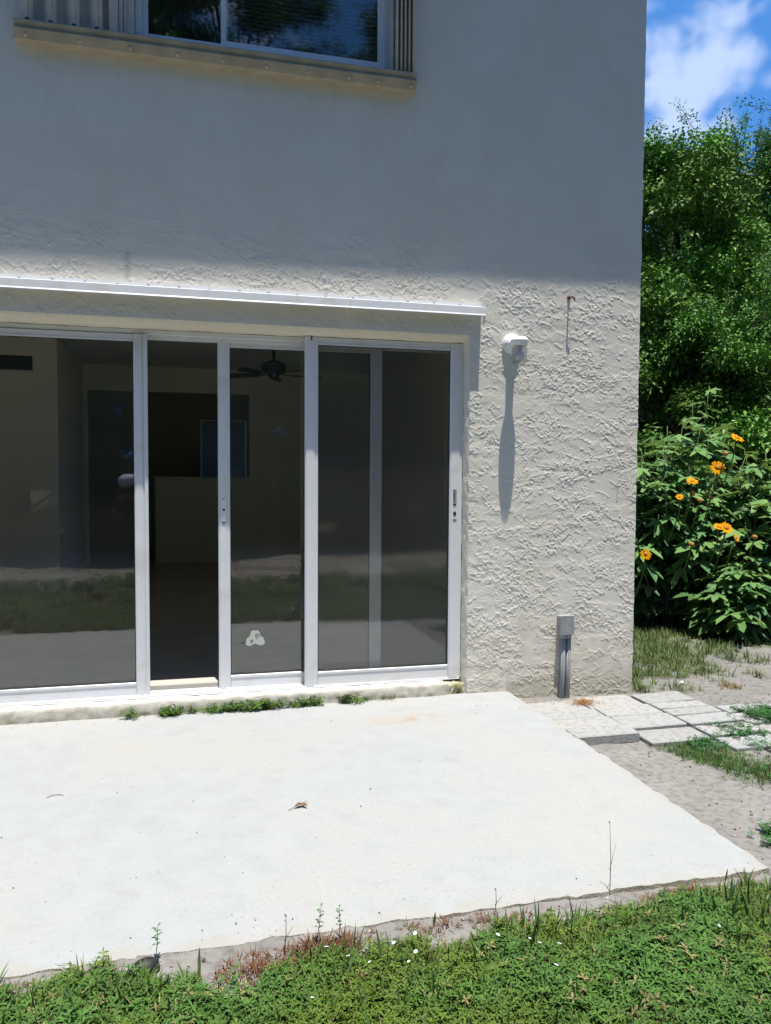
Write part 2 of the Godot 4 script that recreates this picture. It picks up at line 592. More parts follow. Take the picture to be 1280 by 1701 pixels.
# ------------------------------------------------------------------ ground
func build_ground():
	var xs = axis([-320, 60, -80, 12, -20, 2, -8, 0.4, -2.4, 0.1, -1.0, 0.025, 4.4, 0.08, 7.0, 0.4, 12, 2, 24, 12, 84, 60, 320])
	var zs = axis([-320, 60, -80, 12, -20, 2, -8, 0.3, -2.4, 0.05, -0.2, 0.03, 3.3, 0.07, 5.6, 0.15, 11, 0.8, 20, 12, 80, 60, 320])
	var col = func(p: Vector3) -> Color:
		var n = gn3.get_noise_2d(p.x, p.z)
		var f = gn4.get_noise_2d(p.x, p.z)
		var c = Color(0.226, 0.218, 0.204) * (1.0 + n * 0.26 + f * 0.10)
		var g = lawn(p.x, p.z)
		if p.x > 2.7 and p.z < 0.3:
			g = 0.5 * sstep(-0.1, 0.4, n + 0.2 * f)
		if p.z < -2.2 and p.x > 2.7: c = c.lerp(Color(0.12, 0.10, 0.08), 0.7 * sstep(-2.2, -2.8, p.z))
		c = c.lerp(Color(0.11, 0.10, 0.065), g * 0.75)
		if p.z > 5.0: c = c.lerp(Color(0.13, 0.105, 0.08), sstep(-0.05, 0.35, gn1.get_noise_2d(p.x * 0.6, p.z * 2.2) + n * 0.4) * 0.7)
		if p.z > 9.3: c = c.lerp(Color(0.07, 0.06, 0.045), sstep(9.3, 10.2, p.z + n))
		return Color(c.r, c.g, c.b)
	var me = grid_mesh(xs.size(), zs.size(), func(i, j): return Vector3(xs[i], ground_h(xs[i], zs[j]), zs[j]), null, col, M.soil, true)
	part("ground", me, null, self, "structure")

func build_slab():
	# pale concrete patio slab with worn edges
	var xs = axis([-6.0, 0.1, -1.2, 0.03, 1.971])
	var zs = axis([-0.02, 0.03, 2.275])
	var nu = xs.size()
	var nv = zs.size()
	var en = fnl(85, 8.0, 3)
	var pos = func(i: int, j: int) -> Vector3:
		var x = xs[i]
		var z = zs[j]
		var y = en.get_noise_2d(x * 0.2, z * 0.2) * 0.003
		if i == nu - 1: x += en.get_noise_2d(z, 3.0) * 0.016
		if j == nv - 1: z += en.get_noise_2d(x, 7.0) * 0.016
		if i >= nu - 1 or j >= nv - 1: y -= 0.004 + 0.008 * absf(en.get_noise_2d(x * 3.0, z * 3.0))
		return Vector3(x, y, z)
	var side = func(i: int, j: int) -> Vector3:
		var p = pos.call(mini(i, nu - 1), nv - 1) if i < nu else pos.call(nu - 1, nv - 1 - (i - nu))
		var q = j / 5.0
		return p + Vector3(0.004 + en.get_noise_3d(p.x * 2.0, p.z * 2.0, q * 3.0) * 0.008 if i >= nu - 1 else 0.0, -0.13 * q, 0.003 + en.get_noise_3d(p.x * 2.0, q * 3.0, p.z) * 0.008 if i < nu else 0.0) * (1.0 if j > 0 else 0.0)
	var me = grid_mesh(nu, nv, pos, null, null, null, true)
	# texture coordinates from the plan
	var arr = me.surface_get_arrays(0)
	var P: PackedVector3Array = arr[Mesh.ARRAY_VERTEX]
	var uv := PackedVector2Array()
	uv.resize(P.size())
	for i in P.size():
		uv[i] = Vector2((P[i].x + 1.6) / 3.6, P[i].z / 2.4)
	arr[Mesh.ARRAY_TEX_UV] = uv
	var am := ArrayMesh.new()
	am.add_surface_from_arrays(Mesh.PRIMITIVE_TRIANGLES, arr)
	am.surface_set_material(0, M.concrete)
	var o = part("patio_slab", am, null, self, "structure")
	tag(o, "white concrete patio slab in front of the sliding doors", "patio")
	part("edge", grid_mesh(nu + nv, 6, side, null, func(p: Vector3):
		var n = en.get_noise_2d((p.x + p.z) * 0.7, p.y * 6.0)
		return Color(0.52, 0.51, 0.48) * (1.0 + n * 0.5), M.curb, true), null, o)

# ------------------------------------------------------------------ house
const CORNER := 2.845
const OX0 := -1.22
const OX1 := 1.686
const OY := 2.205
const EAVE := 5.30
var house: Node3D

func build_house():
	house = thing("house", "two storey beige stucco house with white sliding doors to the patio", "house")
	var xs = axis([-7.0, 0.1, -4.0, 0.05, -1.6, 0.03, OX0, 0.006, OX1, 0.0042, CORNER])
	var ys = axis([-0.3, 0.0042, OY, 0.0045, 2.75, 0.02, 3.70, 0.03, 5.0, 0.1, EAVE])
	var nx = xs.size()
	var wn = fnl(90, 5.0, 3)
	var pos = func(i: int, j: int) -> Vector3:
		var x = xs[i]
		var y = ys[j]
		var z = stucco(x, y) if x > -2.5 else 0.0
		if i == nx - 1:
			z -= 0.006
			x += wn.get_noise_2d(y * 1.2, 2.0) * 0.006
		elif i == nx - 2: z -= 0.001
		return Vector3(x, y, z)
	var skip = func(i: int, j: int) -> bool:
		var x = (xs[i] + xs[i + 1]) * 0.5
		var y = (ys[j] + ys[j + 1]) * 0.5
		if x > OX0 and x < OX1 and y < OY: return true
		if x > -4.0 and x < -1.6 and y > 0.3 and y < 2.1: return true
		return x > -0.24 and x < 1.19 and y > 3.70 and y < 5.0
	var dn = fnl(91, 3.5, 4)
	var col = func(p: Vector3) -> Color:
		var n = dn.get_noise_2d(p.x, p.y)
		var k = 1.0 + n * 0.05
		var c = Color(k, k, k)
		# damp and algae creeping up from the soil beside the slab
		var g = (1.0 - sstep(-0.02, 0.22 + n * 0.25, p.y)) * (0.75 if p.x > 1.95 else 0.25)
		c = c.lerp(Color(0.62, 0.63, 0.56), g)
		# faint patched paint, drip streaks below the track, splash dirt near the slab
		c = c.lerp(Color(0.94, 0.93, 0.90), sstep(-0.1, 0.4, dn.get_noise_2d(p.x * 0.5 + 9.0, p.y * 0.35)) * 0.6)
		if p.y < 3.6 and p.x > -0.9 and p.x < 1.4:
			c = c.lerp(Color(0.80, 0.77, 0.70), sstep(0.1, 0.4, dn.get_noise_2d(p.x * 7.0, p.y * 0.25 + 30.0)) * 0.16 * sstep(2.7, 3.6, p.y))
		if p.x > 1.66 and p.y < 0.5:
			c = c.lerp(Color(0.80, 0.78, 0.71), sstep(-0.1, 0.35, dn.get_noise_2d(p.x * 2.0, p.y * 2.0 + 60.0) + 0.3 - p.y) * 0.45)
		# streak under the rusty nail and the eave drips
		var d = absf(p.x - 2.35)
		if p.y < 2.47 and p.y > 2.1: c = c.lerp(Color(0.8, 0.7, 0.6), exp(-d * d / 0.00012) * 0.25)
		d = absf(p.x + 0.29)
		if p.y > 2.38 and p.y < 2.56: c = c.lerp(Color(0.72, 0.71, 0.68), exp(-d * d / 0.0003) * 0.8)
		return c
	part("wall", grid_mesh(nx, ys.size(), pos, skip, col, M.stucco), null, house)
	# side, back and far walls, 0.2 m thick where openings show it
	var mb = MB.new()
	for q in [[-0.3, 0.5, -9.5, -0.006], [2.4, EAVE, -9.5, -0.006], [0.5, 2.4, -9.5, -3.6], [0.5, 2.4, -0.7, -0.006]]:
		mb.quad(Vector3(CORNER, q[0], q[3]), Vector3(CORNER, q[0], q[2]), Vector3(CORNER, q[1], q[2]), Vector3(CORNER, q[1], q[3]), Vector3.RIGHT)
	mb.box(Vector3(-7, -0.3, -9.7), Vector3(0.28, EAVE, -9.5))
	mb.box(Vector3(1.06, -0.3, -9.7), Vector3(CORNER, EAVE, -9.5))
	mb.box(Vector3(0.28, -0.3, -9.7), Vector3(1.06, 1.25, -9.5))
	mb.box(Vector3(0.28, 2.26, -9.7), Vector3(1.06, EAVE, -9.5))
	mb.box(Vector3(-7.2, -0.3, -9.7), Vector3(-7.0, EAVE, 0.0))
	part("side_wall", mb, M.stucco_plain, house)
	# backing of the front wall round its openings
	mb = MB.new()
	mb.box(Vector3(-7, -0.3, -0.2), Vector3(-4.0, EAVE, -0.012))
	mb.box(Vector3(-4.0, -0.3, -0.2), Vector3(-1.6, 0.3, -0.012))
	mb.box(Vector3(-4.0, 2.1, -0.2), Vector3(-1.6, EAVE, -0.012))
	mb.box(Vector3(-1.6, -0.3, -0.2), Vector3(OX0 - 0.02, EAVE, -0.012))
	mb.box(Vector3(OX1 + 0.02, -0.3, -0.2), Vector3(CORNER - 0.02, EAVE, -0.012))
	mb.box(Vector3(OX0 - 0.02, OY + 0.02, -0.2), Vector3(OX1 + 0.02, 3.685, -0.012))
	mb.box(Vector3(OX0 - 0.02, 3.685, -0.2), Vector3(-0.25, EAVE, -0.012))
	mb.box(Vector3(1.20, 3.685, -0.2), Vector3(OX1 + 0.02, EAVE, -0.012))
	mb.box(Vector3(-0.25, 5.01, -0.2), Vector3(1.20, EAVE, -0.012))
	part("wall_core", mb, M.inner_wall, house)
	# rounded stucco reveal round the door opening
	var rn = fnl(92, 9.0, 3)
	var prof = [Vector2(0.0, 0.0), Vector2(0.006, 0.25), Vector2(0.018, 0.52), Vector2(0.034, 0.78), Vector2(0.05, 0.94), Vector2(0.065, 1.0), Vector2(0.10, 1.0), Vector2(0.15, 1.0), Vector2(0.2, 1.0)]
	var hx = axis([OX0, 0.02, OX1])
	part("head_reveal", grid_mesh(hx.size(), prof.size(), func(i, j):
		var p = prof[j]
		var x = hx[i]
		var n = rn.get_noise_2d(x * 0.8, p.x * 6.0) * 0.004 if j > 0 else 0.0
		return Vector3(x, OY - 0.039 * p.y + n, -p.x + (stucco(x, OY) if j == 0 else 0.0)), null, null, M.stucco_plain, false), null, house)
	var jy = axis([-0.1, 0.02, OY])
	for s in [1.0, -1.0]:
		part("jamb_reveal", grid_mesh(jy.size(), prof.size(), func(i, j):
			var p = prof[j]
			var y = jy[i]
			var n = rn.get_noise_2d(y * 1.3 + s, p.x * 12.0) * 0.006 * (1.0 if j > 0 else 0.0)
			var x0 = OX1 if s > 0 else OX0
			var more = 0.03 * exp(-(OY - y) / 0.03)
			return Vector3(x0 - s * ((0.018 + more) * p.y) + n, y, -p.x + (stucco(x0, y) if j == 0 else 0.0)), null, null, M.stucco_plain, s > 0), null, house)
	# painted concrete curb under the doors
	var cn = fnl(93, 7.0, 4)
	var cx = axis([OX0, 0.012, OX1 - 0.006])
	var cp = [Vector2(-0.012, -0.12), Vector2(0.0, -0.02), Vector2(0.003, 0.012), Vector2(0.002, 0.03), Vector2(0.001, 0.05), Vector2(-0.003, 0.068), Vector2(-0.012, 0.077), Vector2(-0.05, 0.078), Vector2(-0.1, 0.079), Vector2(-0.26, 0.079)]
	part("door_curb", grid_mesh(cx.size(), cp.size(), func(i, j):
		var p = cp[j]
		var x = cx[i]
		var k = 1.0 if j > 0 and j < 8 else 0.0
		var chip = 0.0
		if x > 1.56: chip = absf(cn.get_noise_2d(x * 6.0, p.y * 30.0)) * 0.03 + 0.008
		return Vector3(x, p.y + cn.get_noise_2d(x, p.y * 4.0) * 0.006 * k - chip * (0.8 if j > 4 else 0.1), p.x + cn.get_noise_2d(x * 1.5, p.y * 9.0) * 0.008 * k - chip * k), null,
		func(p: Vector3):
			var n = cn.get_noise_2d(p.x * 1.1, p.y * 3.0)
			var c = Color(1, 1, 1)
			c = c.lerp(Color(0.55, 0.53, 0.42), clampf(0.25 + n * 1.6, 0.0, 0.8) * (1.0 - sstep(0.02, 0.085, p.y)))
			if p.x > 1.5: c = c.lerp(Color(0.42, 0.44, 0.22), sstep(1.5, 1.6, p.x) * clampf(0.6 + n * 1.5, 0, 1))
			return c, M.curb, false), null, house)
	# roof with wide eaves
	mb = MB.new()
	mb.box(Vector3(-7.6, EAVE + 0.001, -10.2), Vector3(CORNER + 0.5, EAVE + 0.02, 0.448))
	part("soffit", mb, M.cream_metal, house).rotation.y = 0.004
	mb = MB.new()
	mb.box(Vector3(-7.6, EAVE - 0.03, 0.450), Vector3(CORNER + 0.5, EAVE + 0.16, 0.470))
	mb.box(Vector3(CORNER + 0.502, EAVE - 0.03, -10.2), Vector3(CORNER + 0.522, EAVE + 0.16, 0.470))
	part("fascia", mb, M.white_metal, house).rotation.y = 0.004
	mb = MB.new()
	var r0 = [Vector3(-7.6, 5.48, 0.43), Vector3(3.36, 5.48, 0.43), Vector3(3.36, 5.48, -10.2), Vector3(-7.6, 5.48, -10.2)]
	var t0 = Vector3(-3.0, 7.3, -4.85)
	var t1 = Vector3(-1.3, 7.3, -4.85)
	mb.quad(r0[0], r0[1], t1, t0, Vector3(0, 1, 1))
	mb.quad(r0[2], r0[3], t0, t1, Vector3(0, 1, -1))
	mb.tri(r0[1], r0[2], t1, Vector3(1, 1, 0))
	mb.tri(r0[3], r0[0], t0, Vector3(-1, 1, 0))
	mb.quad(r0[0], r0[1], r0[2], r0[3], Vector3.DOWN)
	part("roof", mb, M.roof, house)
	# long white header track for the storm panels above the doors
	mb = MB.new()
	var f = [Vector2(0.0005, 2.398), Vector2(0.009, 2.396), Vector2(0.0095, 2.368), Vector2(0.066, 2.366), Vector2(0.07, 2.363), Vector2(0.072, 2.322), Vector2(0.076, 2.314), Vector2(0.074, 2.309), Vector2(0.068, 2.311), Vector2(0.067, 2.358), Vector2(0.0005, 2.36)]
	mb.sweep_x(f, -2.4, 0.93)
	mb.sweep_x(f, 0.9315, 1.755)
	var tr = part("header_track", mb, M.white_metal, house)
	for k in 26:
		mb = MB.new()
		mb.lathe([Vector2(0.0, 0.005), Vector2(0.004, 0.0045), Vector2(0.0065, 0.0), Vector2(0.0065, -0.004)], 10, Transform3D(Basis(Vector3.RIGHT, PI / 2), Vector3(-2.3 + k * 0.163, 2.384 + 0.004 * sin(k * 2.0), 0.0135)))
		part("screw", mb, M.grey_metal, tr)

func stile(p: Node3D, x0, x1, y0, y1, z0, z1):
	# upright with a shallow step along its glass edge
	var mb = MB.new()
	mb.box(Vector3(x0, y0, z0), Vector3(x1, y1, z1), 0.003)
	mb.box(Vector3(x0 + 0.006, y0, z1 - 0.002), Vector3(x1 - 0.022, y1, z1 + 0.004), 0.002)
	part("stile", mb, M.white_metal, p)

func door_panel(x0, x1, sl, sr, y0, y1, bot, top, z, glass) -> MeshInstance3D:
	# rails are the part's own mesh; stiles, pane and gasket its pieces
	var z0 = z - 0.03
	var mb = MB.new()
	mb.box(Vector3(x0 + sl - 0.008, y0 + bot - 0.008, z - 0.018), Vector3(x1 - sr + 0.008, y1 - top + 0.008, z - 0.012), 0.0005)
	var p = part("sliding_door_panel", mb, glass, house)
	mb = MB.new()
	mb.box(Vector3(x0 + sl - 0.008, y0 + bot - 0.008, z - 0.0265), Vector3(x1 - sr + 0.008, y1 - top + 0.008, z - 0.0225), 0.0005)
	part("inner_pane", mb, glass, p)
	mb = MB.new()
	mb.box(Vector3(x0 + sl + 0.0005, y0, z0 + 0.001), Vector3(x1 - sr - 0.0005, y0 + bot, z - 0.002), 0.003)
	mb.box(Vector3(x0 + sl + 0.0005, y0 + bot - 0.016, z - 0.003), Vector3(x1 - sr - 0.0005, y0 + bot - 0.002, z + 0.001), 0.002)
	part("bottom_rail", mb, M.white_metal, p)
	mb = MB.new()
	mb.box(Vector3(x0 + sl + 0.0005, y1 - top, z0 + 0.001), Vector3(x1 - sr - 0.0005, y1, z - 0.002), 0.003)
	mb.box(Vector3(x0 + sl + 0.0005, y1 - top - 0.001, z - 0.003), Vector3(x1 - sr - 0.0005, y1 - top + 0.01, z + 0.001), 0.002)
	part("top_rail", mb, M.white_metal, p)
	stile(p, x0, x0 + sl, y0, y1, z0, z)
	stile(p, x1 - sr, x1, y0, y1, z0, z)
	mb = MB.new()
	var a = Vector3(x0 + sl, y0 + bot, z - 0.0115)
	var b = Vector3(x1 - sr, y1 - top, z - 0.006)
	mb.box(a, Vector3(b.x, a.y + 0.005, b.z), 0.0005)
	mb.box(Vector3(a.x, b.y - 0.005, a.z), b, 0.0005)
	mb.box(Vector3(a.x, a.y + 0.005, a.z), Vector3(a.x + 0.005, b.y - 0.005, b.z), 0.0005)
	mb.box(Vector3(b.x - 0.005, a.y + 0.005, a.z), Vector3(b.x, b.y - 0.005, b.z), 0.0005)
	part("gasket", mb, M.black_rubber, p)
	return p

func build_doors():
	# outer frame: head, jambs, sill track
	var mb = MB.new()
	mb.box(Vector3(-1.2, 2.138, -0.2), Vector3(1.67, 2.164, -0.112), 0.002)
	mb.box(Vector3(-1.2, 2.120, -0.142), Vector3(0.72, 2.137, -0.136), 0.001)
	mb.box(Vector3(-1.2, 2.120, -0.2), Vector3(1.67, 2.137, -0.196), 0.001)
	mb.box(Vector3(-1.22, 0.08, -0.2), Vector3(-1.185, 2.164, -0.11), 0.002)
	mb.box(Vector3(1.645, 0.08, -0.2), Vector3(1.67, 2.137, -0.131), 0.002)
	part("door_frame", mb, M.white_metal, house)
	mb = MB.new()
	mb.box(Vector3(-1.2, 0.0795, -0.205), Vector3(1.66, 0.083, -0.06), 0.001)
	for z in [-0.064, -0.098, -0.134, -0.168, -0.2]:
		mb.box(Vector3(-1.2, 0.083, z - 0.004), Vector3(1.66, 0.092, z), 0.001)
	part("sill_track", mb, M.white_metal, house)
	# fixed panel at the left
	var p = door_panel(-1.18, -0.203, 0.07, 0.068, 0.088, 2.135, 0.075, 0.04, -0.102, M.door_glass)
	p.set_meta("label", "fixed left door panel")
	# narrow cover strip on the stile beside the gap
	mb = MB.new()
	mb.box(Vector3(-0.215, 0.085, -0.134), Vector3(-0.196, 2.134, -0.092), 0.003)
	part("interlock", mb, M.white_metal, p)
	# middle panel slid behind the right one
	p = door_panel(0.193, 1.176, 0.068, 0.074, 0.088, 2.125, 0.075, 0.035, -0.138, M.door_glass)
	p.set_meta("label", "open middle door panel with a lock on its stile")
	mb = MB.new()
	mb.box(Vector3(0.212, 1.08, -0.134), Vector3(0.236, 1.225, -0.1315), 0.002)
	var lp = part("lock_plate", mb, M.white_plastic, p)
	mb = MB.new()
	mb.lathe([Vector2(0.0, 0.002), Vector2(0.0065, 0.002), Vector2(0.007, 0.0)], 12, Transform3D(Basis(Vector3.RIGHT, PI / 2), Vector3(0.224, 1.146, -0.1312)))
	part("keyhole", mb, M.black_rubber, p)
	mb = MB.new()
	mb.box(Vector3(0.214, 1.068, -0.134), Vector3(0.234, 1.072, -0.1308), 0.0005)
	part("slot", mb, M.black_rubber, p)
	mb = MB.new()
	mb.lathe([Vector2(0.0, 0.004), Vector2(0.004, 0.0035), Vector2(0.006, 0.0)], 10, Transform3D(Basis(Vector3.RIGHT, PI / 2), Vector3(0.224, 1.208, -0.1314)))
	part("screw", mb, M.grey_metal, p)
	# right panel in front
	p = door_panel(0.692, 1.668, 0.077, 0.084, 0.088, 2.163, 0.085, 0.045, -0.066, M.dusty_glass)
	p.set_meta("label", "right door panel with dusty grey glass and a pull on its stile")
	mb = MB.new()
	mb.box(Vector3(1.606, 1.18, -0.0635), Vector3(1.63, 1.27, -0.0608), 0.001)
	part("recessed_pull", mb, M.grey_metal, p)
	mb = MB.new()
	mb.box(Vector3(1.611, 1.195, -0.0609), Vector3(1.616, 1.262, -0.0598), 0.001)
	part("pull_slot", mb, M.black_rubber, p)
	mb = MB.new()
	mb.box(Vector3(1.609, 1.168, -0.0635), Vector3(1.627, 1.178, -0.0598), 0.001)
	part("latch_slot", mb, M.black_rubber, p)
	mb = MB.new()
	mb.lathe([Vector2(0.0, 0.0022), Vector2(0.0085, 0.002), Vector2(0.01, 0.0)], 12, Transform3D(Basis(Vector3.RIGHT, PI / 2) * Basis.from_scale(Vector3(1, 1, 1.5)), Vector3(1.618, 1.118, -0.0618)))
	part("lock", mb, M.black_rubber, p)
	mb = MB.new()
	mb.box(Vector3(1.607, 1.076, -0.0635), Vector3(1.63, 1.082, -0.0598), 0.001)
	part("latch_slot", mb, M.black_rubber, p)
	# grey threshold block in the gap
	mb = MB.new()
	mb.box(Vector3(-0.21, 0.084, -0.28), Vector3(0.2, 0.125, -0.175), 0.008)
	part("threshold", mb, M.stone, house)
	# butterfly shaped sticker on the middle pane
	var s = thing("butterfly_sticker", "pale butterfly shaped sticker low on the middle glass pane", "sticker", Vector3(0.405, 0.372, -0.1495))
	mb = MB.new()
	var o = []
	for k in 48:
		var a = TAU * k / 48.0
		var r = 0.046 + 0.010 * cos(3.0 * (a - PI / 2.0)) + 0.0025 * sin(7.0 * a) + 0.0015 * sin(11.0 * a) - 0.012 * exp(-pow((a - 4.71) / 0.3, 2.0))
		o.append(Vector2(cos(a) * r * 1.12, sin(a) * r))
	mb.plate(o, Transform3D(), 0.0006)
	part("backing", mb, M.sticker, s)
	mb = MB.new()
	for q in [[Vector3(0.008, 0.018, 0), 0.016], [Vector3(-0.024, -0.012, 0), 0.011]]:
		var pts = []
		var rd = []
		for k in 14:
			var a = k * 0.36
			pts.append(q[0] + Vector3(cos(a) * q[1] * (1.0 - k * 0.045) + k * 0.0006, sin(a) * q[1] * (1.0 - k * 0.045), 0.0012))
			rd.append(0.0016)
		mb = MB.new()
		mb.tube(pts, rd, 5)
		part("swirl", mb, M.sticker_ink, s)
	# black cable stub poking down at the head of the doors
	s = thing("cable_stub", "short black cable end sticking up above the door frame", "cable", Vector3(0.735, 2.168, -0.064))
	mb = MB.new()
	mb.tube([Vector3(-0.006, -0.03, 0), Vector3(-0.006, 0.0, 0.006), Vector3(-0.003, 0.016, 0.014), Vector3(0.01, 0.028, 0.02)], [0.004, 0.004, 0.004, 0.0035], 8)
	part("wire", mb, M.black_rubber, s)

func build_window():
	var mb = MB.new()
	# frame and sash members
	var z0 = -0.09
	var z1 = -0.03
	mb.box(Vector3(-0.24, 3.70, z0), Vector3(1.19, 3.735, z1), 0.003)
	mb.box(Vector3(-0.24, 4.965, z0), Vector3(1.19, 5.0, z1), 0.003)
	mb.box(Vector3(-0.24, 3.735, z0), Vector3(-0.205, 4.965, z1), 0.003)
	mb.box(Vector3(1.145, 3.735, z0), Vector3(1.19, 4.965, z1), 0.003)
	var w = part("window", mb, M.white_metal, house)
	for q in [[-0.204, 0.26, -0.075], [0.215, 1.144, -0.04]]:
		mb = MB.new()
		var a = q[0]; var b = q[1]; var z = q[2]
		mb.box(Vector3(a, 3.736, z - 0.02), Vector3(b, 3.765, z), 0.002)
		mb.box(Vector3(a, 4.93, z - 0.02), Vector3(b, 4.964, z), 0.002)
		mb.box(Vector3(a, 3.765, z - 0.02), Vector3(a + 0.03, 4.93, z), 0.002)
		mb.box(Vector3(b - 0.03, 3.765, z - 0.02), Vector3(b, 4.93, z), 0.002)
		part("sash", mb, M.white_metal, w)
		mb = MB.new()
		mb.box(Vector3(a + 0.02, 3.755, z - 0.013), Vector3(b - 0.02, 4.94, z - 0.008), 0.0005)
		part("pane", mb, M.window_glass, w)
		mb = MB.new()
		mb.box(Vector3(a + 0.02, 3.755, z - 0.0195), Vector3(b - 0.02, 4.94, z - 0.0155), 0.0005)
		part("inner_pane", mb, M.window_glass, w)
	# tan bottom track of the storm shutters
	mb = MB.new()
	var f = [Vector2(0.001, 3.674), Vector2(0.074, 3.674), Vector2(0.079, 3.672), Vector2(0.082, 3.666), Vector2(0.081, 3.660), Vector2(0.070, 3.634), Vector2(0.084, 3.628), Vector2(0.085, 3.622), Vector2(0.066, 3.580), Vector2(0.060, 3.574), Vector2(0.001, 3.578)]
	mb.sweep_x(f, -0.826, 1.31)
	var t = thing("shutter_track", "long tan bottom track with bolts under the upper window", "shutter track")
	part("track", mb, M.tan_metal, t)
	for u in [-0.77, -0.51, -0.26, -0.02, 0.22, 0.455, 0.69, 0.92, 1.09, 1.275]:
		mb = MB.new()
		mb.lathe([Vector2(0.0, 0.009), Vector2(0.006, 0.008), Vector2(0.009, 0.003), Vector2(0.0095, -0.004)], 10, Transform3D(Basis(Vector3.RIGHT, PI / 2 + 0.42), Vector3(u, 3.597, 0.0745)))
		part("bolt", mb, M.cream_metal, t)
	# accordion shutters folded to either side
	shutter("accordion_shutter", "half folded cream accordion shutter left of the upper window", -0.82, -0.37, 8, true)
	shutter("accordion_shutter", "tightly folded cream accordion shutter right of the upper window", 1.185, 1.305, 10, false)
	# dim room behind
	mb = MB.new()
	mb.box(Vector3(-3.0, 2.9, -3.7), Vector3(2.7, 5.25, -3.6))
	mb.box(Vector3(-3.1, 2.9, -3.6), Vector3(-3.0, 5.25, -0.21))
	mb.box(Vector3(2.6, 2.9, -3.6), Vector3(2.7, 5.25, -0.21))
	mb.box(Vector3(-3.0, 5.2, -3.6), Vector3(2.6, 5.25, -0.21))
	part("upstairs_wall", mb, M.inner_wall, house)
	# blind behind the right pane
	var b2 = thing("upstairs_blind", "horizontal slat blind behind the right pane of the upper window", "blind")
	var sl = MB.new()
	sl.box(Vector3(-0.44, -0.001, -0.01), Vector3(0.44, 0.001, 0.01), 0.0005, Transform3D(Basis(Vector3.RIGHT, 0.95), Vector3.ZERO))
	var me = sl.mesh(M.blind)
	for k in 50:
		var s = part("slat", me, null, b2)
		s.position = Vector3(0.68, 3.76 + k * 0.024, -0.14)

func shutter(called, label, x0, x1, n, spread):
	var t = thing(called, label, "storm shutter", Vector3(0, 3.674, 0.0), "accordion shutters of the upper window")
	var wdt = (x1 - x0) / n
	for k in n:
		var xa = x0 + k * wdt
		var xb = xa + wdt
		var za = 0.012 if k % 2 == 0 else 0.066
		var zb = 0.066 if k % 2 == 0 else 0.012
		# S shaped blade section
		var mb = MB.new()
		mb.smooth(true)
		var pts = []
		for i in 9:
			var q = i / 8.0
			var wob = sin(q * TAU) * (0.012 if spread else 0.004)
			pts.append(Vector2(lerpf(xa, xb, q) + wob, lerpf(za, zb, q) + wob * 0.4))
		for i in 8:
			var a = pts[i]; var b = pts[i + 1]
			var nn = Vector3(-(b.y - a.y), 0, b.x - a.x)
			mb.quad(Vector3(a.x, 0.0, a.y), Vector3(b.x, 0.0, b.y), Vector3(b.x, 1.33, b.y), Vector3(a.x, 1.33, a.y), nn)
		var bl = part("blade", mb, M.cream_metal, t)
		if k % 2 == 0:
			mb = MB.new()
			mb.tube([Vector3(xb, 0.0, 0.068), Vector3(xb, 1.33, 0.068)], [0.005, 0.005], 8)
			if spread:
				mb.tube([Vector3(xb, -0.006, 0.064), Vector3(xb, 0.018, 0.064)], [0.009, 0.009], 8)
			part("hinge", mb, M.cream_metal, bl)
			if spread:
				mb = MB.new()
				mb.lathe([Vector2(0, 0.012), Vector2(0.012, 0.01), Vector2(0.016, -0.002), Vector2(0.0, -0.003)], 10, Transform3D(Basis(), Vector3(xb, 0.0, 0.064)))
				part("roller", mb, M.black_rubber, bl)
	if spread:
		var mb2 = MB.new()
		mb2.box(Vector3(x1 + 0.003, 0.0, 0.01), Vector3(x1 + 0.05, 1.33, 0.06), 0.004)
		mb2.box(Vector3(x1 + 0.052, 0.0, 0.02), Vector3(x1 + 0.075, 1.33, 0.05), 0.003)
		mb2.box(Vector3(x1 + 0.08, 0.0, 0.015), Vector3(x1 + 0.088, 1.33, 0.055), 0.002)
		part("lead_post", mb2, M.cream_metal, t)
	else:
		var mb3 = MB.new()
		mb3.box(Vector3(x0 - 0.022, 0.0, 0.012), Vector3(x0 - 0.004, 1.33, 0.045), 0.003)
		part("lead_post", mb3, M.cream_metal, t)

